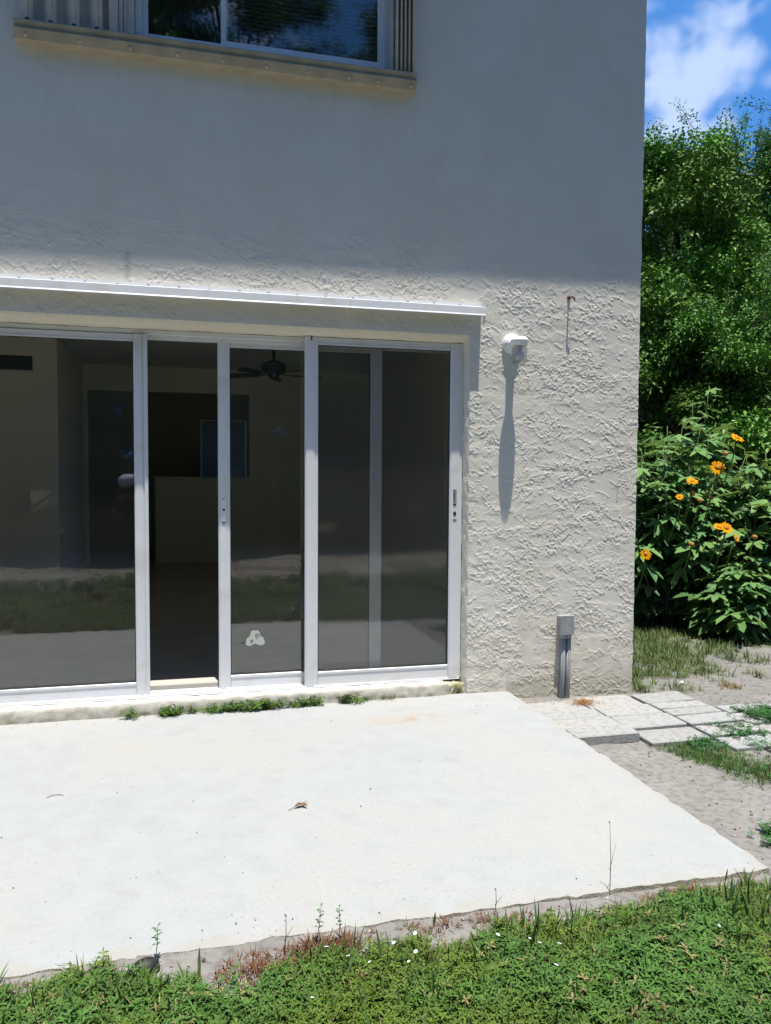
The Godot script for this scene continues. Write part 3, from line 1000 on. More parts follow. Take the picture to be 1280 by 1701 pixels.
# ------------------------------------------------------------------ inside
func build_interior():
	var fl = 0.10
	var ce = 2.80
	var mb = MB.new()
	mb.box(Vector3(-4.2, 0.0, -9.49), Vector3(2.74, fl, -0.262))
	part("interior_floor", mb, M.inner_floor, house)
	mb = MB.new()
	mb.box(Vector3(-4.2, ce, -9.49), Vector3(2.74, ce + 0.08, -0.202))
	part("ceiling", mb, M.inner_ceiling, house)
	mb = MB.new()
	mb.box(Vector3(-4.3, fl, -9.49), Vector3(-4.2, ce, -0.2))
	mb.box(Vector3(2.74, fl, -9.49), Vector3(2.83, 0.5, -0.2))
	mb.box(Vector3(2.74, 2.4, -9.49), Vector3(2.83, ce, -0.2))
	mb.box(Vector3(2.74, 0.5, -9.49), Vector3(2.83, 2.4, -3.6))
	mb.box(Vector3(2.74, 0.5, -0.7), Vector3(2.83, 2.4, -0.2))
	# partition with the air grille
	mb.box(Vector3(-4.2, fl, -4.47), Vector3(-1.283, ce, -4.35))
	mb.box(Vector3(-1.4, fl, -6.7), Vector3(-1.3, ce, -4.47))
	part("interior_wall", mb, M.inner_wall, house)
	# end wall of the living room with a wide opening and a half wall
	mb = MB.new()
	mb.box(Vector3(-1.3, 2.46, -6.82), Vector3(0.9, ce, -6.7))
	mb.box(Vector3(0.9, fl, -6.82), Vector3(2.74, ce, -6.7))
	mb.box(Vector3(-0.388, fl, -6.82), Vector3(0.899, 1.27, -6.7))
	part("interior_wall", mb, M.inner_wall, house)
	mb = MB.new()
	mb.box(Vector3(-0.41, 1.271, -6.88), Vector3(0.899, 1.295, -6.67), 0.004)
	part("half_wall_cap", mb, M.inner_wall, house)
	# door casing beside the hall
	mb = MB.new()
	mb.box(Vector3(-1.299, fl, -6.699), Vector3(-1.24, 2.459, -6.64), 0.004)
	part("casing", mb, M.inner_wall, house)
	# kitchen side
	mb = MB.new()
	mb.box(Vector3(-4.2, fl, -9.47), Vector3(0.28, ce, -9.4))
	mb.box(Vector3(1.06, fl, -9.47), Vector3(2.74, ce, -9.4))
	mb.box(Vector3(0.28, fl, -9.47), Vector3(1.06, 1.25, -9.4))
	mb.box(Vector3(0.28, 2.26, -9.47), Vector3(1.06, ce, -9.4))
	part("kitchen_wall", mb, M.inner_wall, house)
	mb = MB.new()
	mb.box(Vector3(0.28, 1.25, -9.62), Vector3(1.06, 1.29, -9.56), 0.002)
	mb.box(Vector3(0.28, 2.22, -9.62), Vector3(1.06, 2.26, -9.56), 0.002)
	mb.box(Vector3(0.28, 1.29, -9.62), Vector3(0.32, 2.22, -9.56), 0.002)
	mb.box(Vector3(1.02, 1.29, -9.62), Vector3(1.06, 2.22, -9.56), 0.002)
	var w = part("kitchen_window", mb, M.white_metal, house)
	mb = MB.new()
	mb.box(Vector3(0.31, 1.28, -9.592), Vector3(1.03, 2.23, -9.588), 0.0005)
	part("pane", mb, M.window_glass, w)
	# window in the side wall, out of the photograph's view
	mb = MB.new()
	for q in [[0.5, 0.55, -3.6, -0.7], [2.35, 2.4, -3.6, -0.7], [0.55, 2.35, -3.6, -3.55], [0.55, 2.35, -0.75, -0.7], [0.55, 2.35, -2.17, -2.13]]:
		mb.box(Vector3(2.77, q[0], q[2]), Vector3(2.85, q[1], q[3]), 0.002)
	w = part("side_window", mb, M.white_metal, house)
	mb = MB.new()
	mb.box(Vector3(2.795, 0.54, -3.56), Vector3(2.80, 2.36, -0.74), 0.0005)
	part("pane", mb, M.window_glass, w)
	# front window left of the doors, out of the photograph's view
	mb = MB.new()
	for q in [[-4.0, -1.6, 0.3, 0.36], [-4.0, -1.6, 2.04, 2.1], [-4.0, -3.95, 0.36, 2.04], [-1.65, -1.6, 0.36, 2.04], [-2.83, -2.77, 0.36, 2.04]]:
		mb.box(Vector3(q[0], q[2], -0.10), Vector3(q[1], q[3], -0.03), 0.002)
	w = part("front_window", mb, M.white_metal, house)
	mb = MB.new()
	mb.box(Vector3(-3.96, 0.35, -0.07), Vector3(-1.64, 2.05, -0.065), 0.0005)
	part("pane", mb, M.window_glass, w)
	var t = thing("window_blind", "white slat blind on the far kitchen window behind the half wall", "blind")
	var sl = MB.new()
	sl.box(Vector3(-0.37, -0.0012, -0.022), Vector3(0.37, 0.0012, 0.022), 0.0005, Transform3D(Basis(Vector3.RIGHT, -1.0), Vector3.ZERO))
	var me = sl.mesh(M.white_blind)
	for k in 26:
		var s = part("slat", me, null, t)
		s.position = Vector3(0.67, 1.27 + k * 0.0385, -9.44)
	# air grille
	t = thing("air_grille", "dark air grille high on the left room wall", "vent", Vector3(-1.73, 2.487, -4.349))
	mb = MB.new()
	mb.box(Vector3(-0.2, -0.066, 0.0), Vector3(0.2, 0.066, 0.004), 0.001)
	part("backing", mb, M.black_rubber, t)
	mb = MB.new()
	mb.box(Vector3(-0.21, 0.062, 0.0), Vector3(0.21, 0.074, 0.012), 0.002)
	mb.box(Vector3(-0.21, -0.074, 0.0), Vector3(0.21, -0.062, 0.012), 0.002)
	mb.box(Vector3(-0.21, -0.062, 0.0), Vector3(-0.198, 0.062, 0.012), 0.002)
	mb.box(Vector3(0.198, -0.062, 0.0), Vector3(0.21, 0.062, 0.012), 0.002)
	part("frame", mb, M.dark_metal, t)
	mb = MB.new()
	mb.box(Vector3(-0.004, -0.062, 0.004), Vector3(0.004, 0.062, 0.010), 0.001)
	me = mb.mesh(M.dark_metal)
	for k in 17:
		var s = part("slat", me, null, t)
		s.position.x = -0.18 + k * 0.0225
	# ceiling register
	t = thing("ceiling_register", "small dark air register on the living room ceiling", "vent", Vector3(-0.75, 2.8, -3.9))
	mb = MB.new()
	mb.box(Vector3(-0.14, -0.012, -0.09), Vector3(0.14, 0.0, 0.09), 0.003)
	part("plate", mb, M.dark_metal, t)
	# ceiling fan
	t = thing("ceiling_fan", "dark wooden ceiling fan hanging in the living room", "fan", Vector3(0.965, 2.8, -4.2))
	mb = MB.new()
	mb.lathe([Vector2(0.0, 0.0), Vector2(0.085, 0.0), Vector2(0.08, -0.05), Vector2(0.03, -0.075), Vector2(0.018, -0.08), Vector2(0.018, -0.2), Vector2(0.06, -0.21), Vector2(0.13, -0.24), Vector2(0.145, -0.29), Vector2(0.12, -0.34), Vector2(0.07, -0.36), Vector2(0.05, -0.39), Vector2(0.0, -0.4)], 24)
	part("motor", mb, M.dark_metal, t)
	for k in 5:
		var a = TAU * k / 5.0 + 0.15
		mb = MB.new()
		var xf = Transform3D(Basis(Vector3.UP, a) * Basis(Vector3.RIGHT, 0.2), Vector3(0, -0.355, 0))
		var o = [Vector2(0.19, -0.045), Vector2(0.3, -0.06), Vector2(0.52, -0.066), Vector2(0.56, -0.045), Vector2(0.57, 0.0), Vector2(0.56, 0.045), Vector2(0.52, 0.066), Vector2(0.3, 0.06), Vector2(0.19, 0.045)]
		mb.plate(o, xf * Transform3D(Basis(Vector3.RIGHT, PI / 2), Vector3.ZERO), 0.008)
		var b = part("blade", mb, M.dark_wood, t)
		mb = MB.new()
		mb.box(Vector3(0.1, -0.004, -0.02), Vector3(0.24, 0.002, 0.02), 0.002, xf)
		part("arm", mb, M.dark_metal, b)

# ------------------------------------------------------------------ on the wall
func build_fixtures():
	# jar light
	var t = thing("wall_light", "white outdoor jar light with clear glass on the stucco wall", "wall light", Vector3(1.955, 2.165, 0.004))
	var fwd = Basis(Vector3.RIGHT, PI / 2)
	var mb = MB.new()
	mb.lathe([Vector2(0.062, -0.003), Vector2(0.062, 0.010), Vector2(0.058, 0.015), Vector2(0.046, 0.017), Vector2(0.044, 0.028), Vector2(0.028, 0.033), Vector2(0.025, 0.06), Vector2(0.024, 0.09), Vector2(0.0, 0.095)], 28, Transform3D(fwd, Vector3.ZERO))
	part("base", mb, M.white_plastic, t)
	mb = MB.new()
	mb.lathe([Vector2(0.0, 0.026), Vector2(0.042, 0.025), Vector2(0.046, 0.018), Vector2(0.052, 0.014), Vector2(0.054, 0.008), Vector2(0.054, -0.008), Vector2(0.050, -0.010), Vector2(0.050, -0.020), Vector2(0.047, -0.024), Vector2(0.0, -0.024)], 28, Transform3D(Basis(), Vector3(0.0, -0.005, 0.118)))
	part("cap", mb, M.white_plastic, t)
	mb = MB.new()
	mb.lathe([Vector2(0.042, 0.0), Vector2(0.046, -0.012), Vector2(0.046, -0.085), Vector2(0.042, -0.105), Vector2(0.029, -0.117), Vector2(0.0, -0.120)], 18, Transform3D(Basis(), Vector3(0.0, -0.03, 0.118)), false)
	part("glass_jar", mb, M.clear_glass, t)
	mb = MB.new()
	mb.lathe([Vector2(0.013, 0.0), Vector2(0.014, -0.02), Vector2(0.027, -0.045), Vector2(0.029, -0.06), Vector2(0.02, -0.08), Vector2(0.0, -0.088)], 20, Transform3D(Basis(), Vector3(0.0, -0.032, 0.118)))
	part("bulb", mb, M.frosted_bulb, t)
	for s in [-1.0, 1.0]:
		mb = MB.new()
		mb.lathe([Vector2(0, 0.004), Vector2(0.005, 0.003), Vector2(0.006, 0.0)], 8, Transform3D(fwd, Vector3(s * 0.05, 0.0, 0.025)))
		part("screw", mb, M.grey_metal, t)
	# rusty nail
	t = thing("rusty_nail", "rusty bent hook in the stucco at the shade line near the corner", "hook", Vector3(2.336, 2.466, 0.0))
	mb = MB.new()
	mb.tube([Vector3(0, 0.004, -0.01), Vector3(0, 0.002, 0.03), Vector3(0.001, 0.0, 0.05), Vector3(0.012, -0.012, 0.055), Vector3(0.018, -0.026, 0.05)], [0.005, 0.005, 0.0055, 0.005, 0.004], 8)
	part("shank", mb, M.rust, t)
	mb = MB.new()
	mb.lathe([Vector2(0, 0.006), Vector2(0.009, 0.005), Vector2(0.012, -0.004)], 10, Transform3D(fwd, Vector3(0.0, 0.004, 0.006)))
	part("washer", mb, M.rust, t)
	t = thing("wall_nail", "thin nail in the stucco near the house corner above the grey box", "nail", Vector3(2.706, 1.318, 0.0))
	mb = MB.new()
	mb.tube([Vector3(0, 0, -0.01), Vector3(0, 0.001, 0.021)], [0.0022, 0.0022], 6)
	mb.lathe([Vector2(0, 0.002), Vector2(0.004, 0.0015), Vector2(0.004, 0.0)], 8, Transform3D(fwd, Vector3(0, 0.001, 0.021)))
	part("shank", mb, M.grey_metal, t)
	# grey junction box on two pipes
	t = thing("junction_box", "grey electrical box on upright conduit at the foot of the wall", "electrical box", Vector3(2.325, 0.0, 0.0))
	mb = MB.new()
	mb.box(Vector3(-0.033, 0.352, -0.004), Vector3(0.057, 0.47, 0.052), 0.005)
	var b = part("box", mb, M.conduit_grey, t)
	mb = MB.new()
	mb.box(Vector3(-0.036, 0.349, 0.0525), Vector3(0.06, 0.473, 0.060), 0.004)
	part("cover", mb, M.conduit_grey, b)
	for s in [[0.0, 0.017], [0.037, 0.0175]]:
		mb = MB.new()
		mb.tube([Vector3(s[0] - 0.006, -0.16, 0.026), Vector3(s[0], 0.1, 0.026), Vector3(s[0], 0.353, 0.026)], [s[1], s[1], s[1]], 16)
		mb.tube([Vector3(s[0], 0.325, 0.026), Vector3(s[0], 0.3535, 0.026)], [s[1] + 0.003, s[1] + 0.003], 16)
		part("conduit", mb, M.conduit_grey, t)

# ------------------------------------------------------------------ pavers
func build_pavers():
	var path := Node3D.new()
	path.name = "paver_path"
	path.set_meta("kind", "structure")
	add_child(path, true)
	var r := RandomNumberGenerator.new()
	r.seed = 77
	var rows = []
	# x0, x1, z0, z1, top
	for q in [[0.14, 0.36, -0.045], [0.375, 0.525, -0.03], [0.535, 0.71, -0.026], [0.72, 0.875, -0.012]]: rows.append([1.978, 2.352, q[0], q[1], q[2]])
	for q in [[0.10, 0.335, -0.046], [0.345, 0.525, -0.034], [0.54, 0.745, -0.032], [0.765, 0.965, -0.042]]: rows.append([2.362, 2.735, q[0], q[1], q[2]])
	for q in [[0.12, 0.315, -0.042], [0.33, 0.44, -0.04], [0.455, 0.575, -0.038], [0.59, 0.745, -0.036], [0.768, 0.93, -0.04], [0.945, 1.115, -0.05]]: rows.append([2.755, 3.10, q[0], q[1], q[2]])
	for q in [[0.47, 0.60, -0.04], [0.61, 0.79, -0.044], [0.80, 0.97, -0.05]]: rows.append([3.115, 3.50, q[0], q[1], q[2]])
	for q in rows:
		var mb = MB.new()
		var c = Vector3((q[0] + q[1]) * 0.5, q[4] - 0.025, (q[2] + q[3]) * 0.5)
		var hs = Vector3((q[1] - q[0]) * 0.5 - 0.003, 0.027, (q[3] - q[2]) * 0.5 - 0.002)
		var bs = Basis.from_euler(Vector3(r.randf_range(-0.012, 0.012), r.randf_range(-0.012, 0.012), r.randf_range(-0.01, 0.01)))
		mb.box(-hs, hs, 0.005)
		var o = part("paver", mb, M["paver%d" % r.randi_range(0, 2)], path)
		o.transform = Transform3D(bs, c)

# ------------------------------------------------------------------ trees
func leaf_cluster(n: int, size: float, ln: float, wd: float, seed_: int, seg = 2) -> ArrayMesh:
	var r := RandomNumberGenerator.new()
	r.seed = seed_
	var mb = MB.new()
	mb.smooth(false)
	for i in n:
		var d = Vector3(r.randfn(), r.randfn() * 0.7 + 0.25, r.randfn()).normalized()
		var p = d * size * r.randf_range(0.15, 1.0)
		var dir = (d + Vector3(r.randfn(), r.randfn() - 0.2, r.randfn()) * 0.6).normalized()
		var nn = (Vector3.UP * 0.9 + Vector3(r.randfn(), r.randfn(), r.randfn()) * 0.6).normalized()
		mb.leaf(p, dir, nn, ln * r.randf_range(0.7, 1.2), wd * r.randf_range(0.8, 1.15), 0.25, seg, 0.3, 0.5)
	return mb.mesh(M.tree_leaf)

var clusters := []
func tree(called, label, at: Vector3, h: float, rad: float, low: float, nclump: int, per: int, tint: Color, seed_: int, bare = 0, group = "") -> Node3D:
	var r := RandomNumberGenerator.new()
	r.seed = seed_
	var t = thing(called, label, "tree", at, group)
	var mb = MB.new()
	var top = h * 0.8
	var lean = Vector3(r.randf_range(-0.08, 0.08), 0, r.randf_range(-0.08, 0.08)) * h
	var spine = []
	var rads = []
	for k in 7:
		var q = k / 6.0
		spine.append(Vector3(0, -0.2 + (top + 0.2) * q, 0) + lean * q * q + Vector3(r.randf_range(-1, 1), 0, r.randf_range(-1, 1)) * 0.1 * q)
		rads.append(lerpf(0.022 * h, 0.03, q))
	mb.tube(spine, rads, 9)
	var xfs = [[], [], []]
	var cols = [[], [], []]
	for c in nclump:
		var q = pow((c + 0.5) / nclump, 0.85)
		var y = lerpf(low, h, q)
		var prof = rad * pow(maxf(0.0, sin(PI * clampf(0.16 + 0.80 * q, 0, 1))), 0.7)
		var a = c * 2.39996 + r.randf_range(-0.4, 0.4)
		var rr = prof * sqrt(r.randf_range(0.2, 1.0))
		var cp = Vector3(cos(a) * rr, y - 0.3, sin(a) * rr) + lean * q * q
		# limb reaching the clump
		var sp = spine[clampi(int(q * 5.0), 0, 5)]
		if sp.y > cp.y - 0.2: sp = spine[clampi(int(q * 5.0) - 1, 0, 5)]
		var mid = (sp + cp) * 0.5 + Vector3(r.randf_range(-0.2, 0.2), r.randf_range(-0.15, 0.3), r.randf_range(-0.2, 0.2))
		if c % 2 == 0: mb.tube([sp, mid, cp], [0.03 + 0.02 * (1.0 - q), 0.022, 0.008], 5)
		var cr = r.randf_range(0.36, 0.66) * clampf(rad / 2.0, 0.7, 1.3)
		var bright = r.randf_range(0.65, 1.35)
		var lf = r.randf_range(0.8, 1.25)
		var yellow = r.randf_range(-0.05, 0.16)
		for i in per:
			var d = Vector3(r.randfn(), r.randfn(), r.randfn()).normalized()
			if d.y < -0.3: d.y *= 0.4
			var f = pow(r.randf(), 0.4)
			if r.randf() < 0.04: f *= 1.35
			var p = cp + Vector3(d.x, d.y * 0.75, d.z) * cr * f
			var v = r.randi_range(0, 2)
			var s = r.randf_range(0.75, 1.25)
			xfs[v].append(Transform3D(Basis.from_euler(Vector3(r.randf_range(-0.5, 0.5), r.randf_range(0, TAU), r.randf_range(-0.5, 0.5))) * s * lf, p))
			var k2 = bright * r.randf_range(0.8, 1.2)
			cols[v].append(Color(tint.r * k2 * (1.0 + yellow), tint.g * k2 * (1.0 + yellow * 0.35), tint.b * k2))
	# leafy twigs rising past the outline
	for k in 10:
		var a = r.randf_range(0, TAU)
		var b = Vector3(cos(a) * rad * 0.5, h * 0.93, sin(a) * rad * 0.5) + lean
		var e = b + Vector3(cos(a + 1.0) * r.randf_range(0.1, 0.5), r.randf_range(0.15, 0.55), sin(a + 1.0) * 0.3)
		mb.tube([b - Vector3(cos(a) * 0.5, 0.45, sin(a) * 0.5), b, e], [0.007, 0.006, 0.003], 4)
		for i in 8:
			var v = r.randi_range(0, 2)
			xfs[v].append(Transform3D(Basis.from_euler(Vector3(r.randf(), r.randf() * 6.0, r.randf())) * r.randf_range(0.35, 0.7), b.lerp(e, i / 7.0) + Vector3(r.randfn(), r.randfn(), r.randfn()) * 0.07))
			cols[v].append(tint)
	part("trunk", mb, M.bark, t)
	for v in [1, 2]:
		xfs[0].append_array(xfs[v])
		cols[0].append_array(cols[v])
	scatter("crown", clusters[seed_ % 3], xfs[0], cols[0], t)
	# dead pale branches on the side towards the house
	for k in bare:
		var mb2 = MB.new()
		var y = lerpf(h * 0.35, h * 0.75, r.randf())
		var side = Vector3(-0.45, 0, 0.9).rotated(Vector3.UP, r.randf_range(-0.7, 0.7))
		var b = Vector3(0, y, 0) + side * rad * 0.72
		var e = b + side * 0.55 + Vector3(r.randf_range(-0.9, 0.9), r.randf_range(-0.25, 0.7), r.randf_range(-0.4, 0.4))
		var m2 = (b + e) * 0.5 + Vector3(r.randf_range(-0.15, 0.15), 0.1, 0)
		mb2.tube([b, m2, e], [0.024, 0.019, 0.008], 6)
		mb2.tube([m2, m2 + Vector3(r.randf_range(-0.4, 0.4), r.randf_range(-0.3, 0.3), 0.2)], [0.011, 0.004], 5)
		part("dead_branch", mb2, M.pale_bark, t)
	return t

func build_trees():
	for k in 3: clusters.append(leaf_cluster(30, 0.21, 0.075, 0.036, 300 + k))
	var g1 = Color(0.082, 0.190, 0.032)
	var g2 = Color(0.064, 0.165, 0.034)
	var g3 = Color(0.108, 0.232, 0.033)
	# beside the house
	tree("broadleaf_tree", "dense bright green tree just past the house corner, rounded top below the cloud", Vector3(7.5, -0.1, -6.6), 6.9, 2.3, 0.7, 46, 95, g3, 401, 5)
	tree("broadleaf_tree", "tall darker tree at the right edge reaching highest into the sky", Vector3(10.35, -0.1, -7.0), 8.0, 1.35, 1.0, 44, 90, g2, 402, 3)
	tree("broadleaf_tree", "low dark tree behind the yellow flowers next to the wall edge", Vector3(6.3, -0.1, -4.6), 3.7, 1.35, 0.5, 24, 90, g1, 403)
	tree("broadleaf_tree", "mid height leafy tree behind the right part of the flower shrubs", Vector3(8.6, -0.1, -4.9), 4.6, 1.7, 0.5, 30, 95, g1, 404, 4)
	tree("broadleaf_tree", "background tree seen between the bright tree and the tall one", Vector3(9.7, -0.1, -10.5), 7.6, 2.6, 0.6, 40, 80, g1, 405)
	tree("broadleaf_tree", "background tree mostly hidden behind the bright tree near the wall", Vector3(7.2, -0.1, -10.0), 6.8, 2.2, 0.6, 36, 80, g2, 406)
	tree("broadleaf_tree", "dim tree deep behind the bright tree, showing through its gaps", Vector3(8.7, -0.1, -8.9), 5.6, 2.0, 0.3, 36, 90, g2, 410)
	tree("broadleaf_tree", "far tree behind the tall tree at the right edge", Vector3(13.2, -0.1, -10.5), 8.0, 2.8, 0.6, 40, 80, g1, 407)
	tree("broadleaf_tree", "shaded tree beyond the right edge beside the flower shrubs", Vector3(9.4, -0.1, -2.4), 5.0, 1.9, 0.5, 30, 80, g2, 408)
	tree("broadleaf_tree", "tree behind the house, outside the kitchen window", Vector3(0.6, -0.1, -14.0), 6.0, 2.6, 0.2, 40, 80, g2, 409)
	# woods across the yard, seen in the glass
	var r := RandomNumberGenerator.new()
	r.seed = 19
	var back = [[-9.5, 12.0, 11.5], [-6.2, 11.0, 12.4], [-3.2, 12.2, 12.0], [-0.6, 11.2, 12.6], [1.6, 12.2, 13.2], [4.5, 12.2, 11.9], [6.6, 11.0, 12.2], [8.6, 12.4, 11.0], [11.5, 11.6, 12.2], [14.8, 12.0, 11.0]]
	for i in back.size():
		var b = back[i]
		tree("yard_tree", "tall shaded tree of the woods across the yard, mirrored in the door and window glass", Vector3(b[0], -0.1, b[1]), b[2], 2.3, 1.0, 52, 95, g1, 500 + i, 0, "woods across the yard")
	for i in 18:
		var x = -12.0 + i * 1.5
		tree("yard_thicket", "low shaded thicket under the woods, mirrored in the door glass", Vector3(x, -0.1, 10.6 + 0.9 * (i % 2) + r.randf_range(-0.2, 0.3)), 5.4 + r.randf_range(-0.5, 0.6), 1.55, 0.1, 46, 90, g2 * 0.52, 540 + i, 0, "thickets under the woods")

# ------------------------------------------------------------------ flowering shrubs
func lobed_leaf(k: int) -> ArrayMesh:
	# hand shaped leaf with three to five pointed lobes, lying along +x, about 0.16 long
	var mb = MB.new()
	mb.smooth(true)
	var lobes = [[0.0, 0.165, 0.042], [0.75, 0.12, 0.034], [-0.75, 0.12, 0.034]]
	if k > 0: lobes.append_array([[1.45, 0.075, 0.026], [-1.45, 0.07, 0.026]])
	var tip = []
	var stations = []
	# outline by radius
	var n = 26
	for i in n + 1:
		var a = lerpf(-2.3, 2.3, float(i) / n)
		var rad = 0.062 * cos(a * 0.35)
		for l in lobes:
			var d = (a - l[0])
			rad = maxf(rad, l[1] * exp(-d * d / 0.10))
		stations.append(Vector3(cos(a) * rad + 0.03, -0.35 * rad * rad * 6.0 * (0.7 + 0.3 * k) + 0.008 * cos(a * 4.35), sin(a) * rad))
	var c = Vector3(0.03, 0.0, 0)
	for i in n:
		mb.tri(c, stations[i], stations[i + 1], Vector3.UP)
	mb.quad(Vector3(-0.03, 0.012, -0.002), Vector3(0.03, 0.001, -0.003), Vector3(0.03, 0.001, 0.003), Vector3(-0.03, 0.012, 0.002), Vector3.UP)
	return mb.mesh()

func flower_at(t: Node3D, p: Vector3, face: Vector3, size: float, sd: int):
	var r := RandomNumberGenerator.new()
	r.seed = sd
	var z = face.normalized()
	var x = Vector3.UP.cross(z).normalized()
	var xf = Basis(x, z, x.cross(z).normalized() * 1.0)
	xf = Basis(x, z, x.cross(z))
	var mb = MB.new()
	for k in 13:
		var a = TAU * k / 13.0 + r.randf_range(-0.08, 0.08)
		var d = xf * Vector3(cos(a), 0.12, sin(a))
		mb.smooth(true)
		mb.leaf(p + d * size * 0.16, d, z, size * r.randf_range(0.36, 0.44), size * 0.19, r.randf_range(0.0, 0.25), 4, 0.2, 0.55)
	var f = part("flower", mb, M.petal, t)
	mb = MB.new()
	mb.lathe([Vector2(size * 0.2, -0.004), Vector2(size * 0.19, size * 0.07), Vector2(size * 0.11, size * 0.11), Vector2(0, size * 0.12)], 12, Transform3D(xf, p))
	part("disc", mb, M.flower_disc, f)

func shrub(label, at: Vector3, rx: float, h: float, stems: int, seed_: int, flowers: Array, buds: Array):
	var r := RandomNumberGenerator.new()
	r.seed = seed_
	var t = thing("flowering_shrub", label, "shrub", at, "")
	var lm = [lobed_leaf(0), lobed_leaf(1), lobed_leaf(1)]
	var meshes = []
	for a in 3:
		for b in 3:
			var me = lm[a].duplicate()
			me.surface_set_material(0, M["big_leaf%d" % b])
			meshes.append(me)
	var big = 0
	var xfs = []
	var cols = []
	var sb = MB.new()
	for s in stems:
		var a = s * 2.39996
		var q = sqrt((s + 0.5) / stems)
		var foot = Vector3(cos(a) * rx * 0.45 * q, -0.1, sin(a) * rx * 0.4 * q)
		var hh = h * (1.0 - 0.55 * q * q) * r.randf_range(0.85, 1.08)
		var tip = Vector3(cos(a) * rx * q, hh, sin(a) * rx * 0.8 * q)
		var mid = (foot + tip) * 0.5 + Vector3(0, hh * 0.12, 0) - Vector3(cos(a), 0, sin(a)) * 0.1
		var pts = []
		var rd = []
		for k in 7:
			var u = k / 6.0
			pts.append(foot.lerp(mid, u).lerp(mid.lerp(tip, u), u))
			rd.append(lerpf(0.012, 0.004, u))
		sb.tube(pts, rd, 5)
		var count = 15
		for k in count:
			var u = lerpf(0.3, 1.0, pow((k + 0.5) / count, 0.75))
			var p = foot.lerp(mid, u).lerp(mid.lerp(tip, u), u)
			var az = k * 2.4 + s + r.randf_range(-0.4, 0.4)
			var out = Vector3(cos(az), r.randf_range(-0.35, 0.25), sin(az))
			out = (out + Vector3(cos(a), 0, sin(a)) * 0.35 * q).normalized()
			var zz = out.cross(Vector3.UP).normalized()
			var b = Basis(out, zz.cross(out).normalized(), zz)
			b = b * Basis(Vector3.RIGHT, r.randf_range(-0.4, 0.4))
			var sc = r.randf_range(0.85, 1.75) * (0.7 + 0.5 * (1.0 - u) if u > 0.9 else 1.0)
			var xf = Transform3D(b * sc, p + out * 0.05)
			# the leaves one can pick apart face the patio
			if big < 296 and u > 0.45 and (p.z > -0.15 * rx or hh > h * 0.85):
				var o = part("leaf", meshes[r.randi_range(0, 2) * 3 + (r.randi_range(0, 1) if u > 0.75 else 2)], null, t)
				o.transform = xf
				big += 1
			else:
				xfs.append(xf)
				var g = r.randf_range(0.8, 1.25)
				cols.append(Color(0.06 * g, 0.13 * g, 0.038 * g))
	part("stems", sb, M.green_stem, t)
	var inner = lm[1].duplicate()
	inner.surface_set_material(0, M.shrub_leaf)
	for k in 420:
		var a = r.randf_range(0, TAU)
		var q = pow(r.randf(), 0.35)
		var y = r.randf_range(0.12, 0.86) * h * (1.0 - 0.4 * q * q)
		xfs.append(Transform3D(Basis.from_euler(Vector3(r.randf_range(-0.6, 0.6), r.randf_range(0, TAU), r.randf_range(-0.9, 0.1))) * r.randf_range(0.7, 1.3), Vector3(cos(a) * rx * 0.8 * q, y, sin(a) * rx * 0.6 * q)))
		var g = r.randf_range(0.7, 1.4)
		cols.append(Color(0.075 * g, 0.17 * g, 0.05 * g))
	scatter("inner_leaves", inner, xfs, cols, t)
	var i = 0
	for f in flowers:
		flower_at(t, f[0] - at, f[1], f[2], seed_ + i)
		var st = MB.new()
		st.tube([f[0] - at, f[0] - at - f[1].normalized() * 0.06 - Vector3(0, 0.12, 0), f[0] - at - Vector3(0, 0.4, 0.15)], [0.008, 0.006, 0.006], 5)
		part("flower_stem", st, M.green_stem, t)
		i += 1
	for f in buds:
		var st = MB.new()
		st.lathe([Vector2(0.008, -0.012), Vector2(0.02, -0.006), Vector2(0.026, 0.008), Vector2(0.018, 0.022), Vector2(0.0, 0.026)], 10, Transform3D(Basis(Vector3.RIGHT, 0.4), f - at))
		var b = part("bud", st, M.bud, t)
		st = MB.new()
		st.tube([f - at - Vector3(0, 0.01, 0), f - at - Vector3(0, 0.25, 0.1)], [0.006, 0.005], 5)
		part("bud_stem", st, M.green_stem, b)

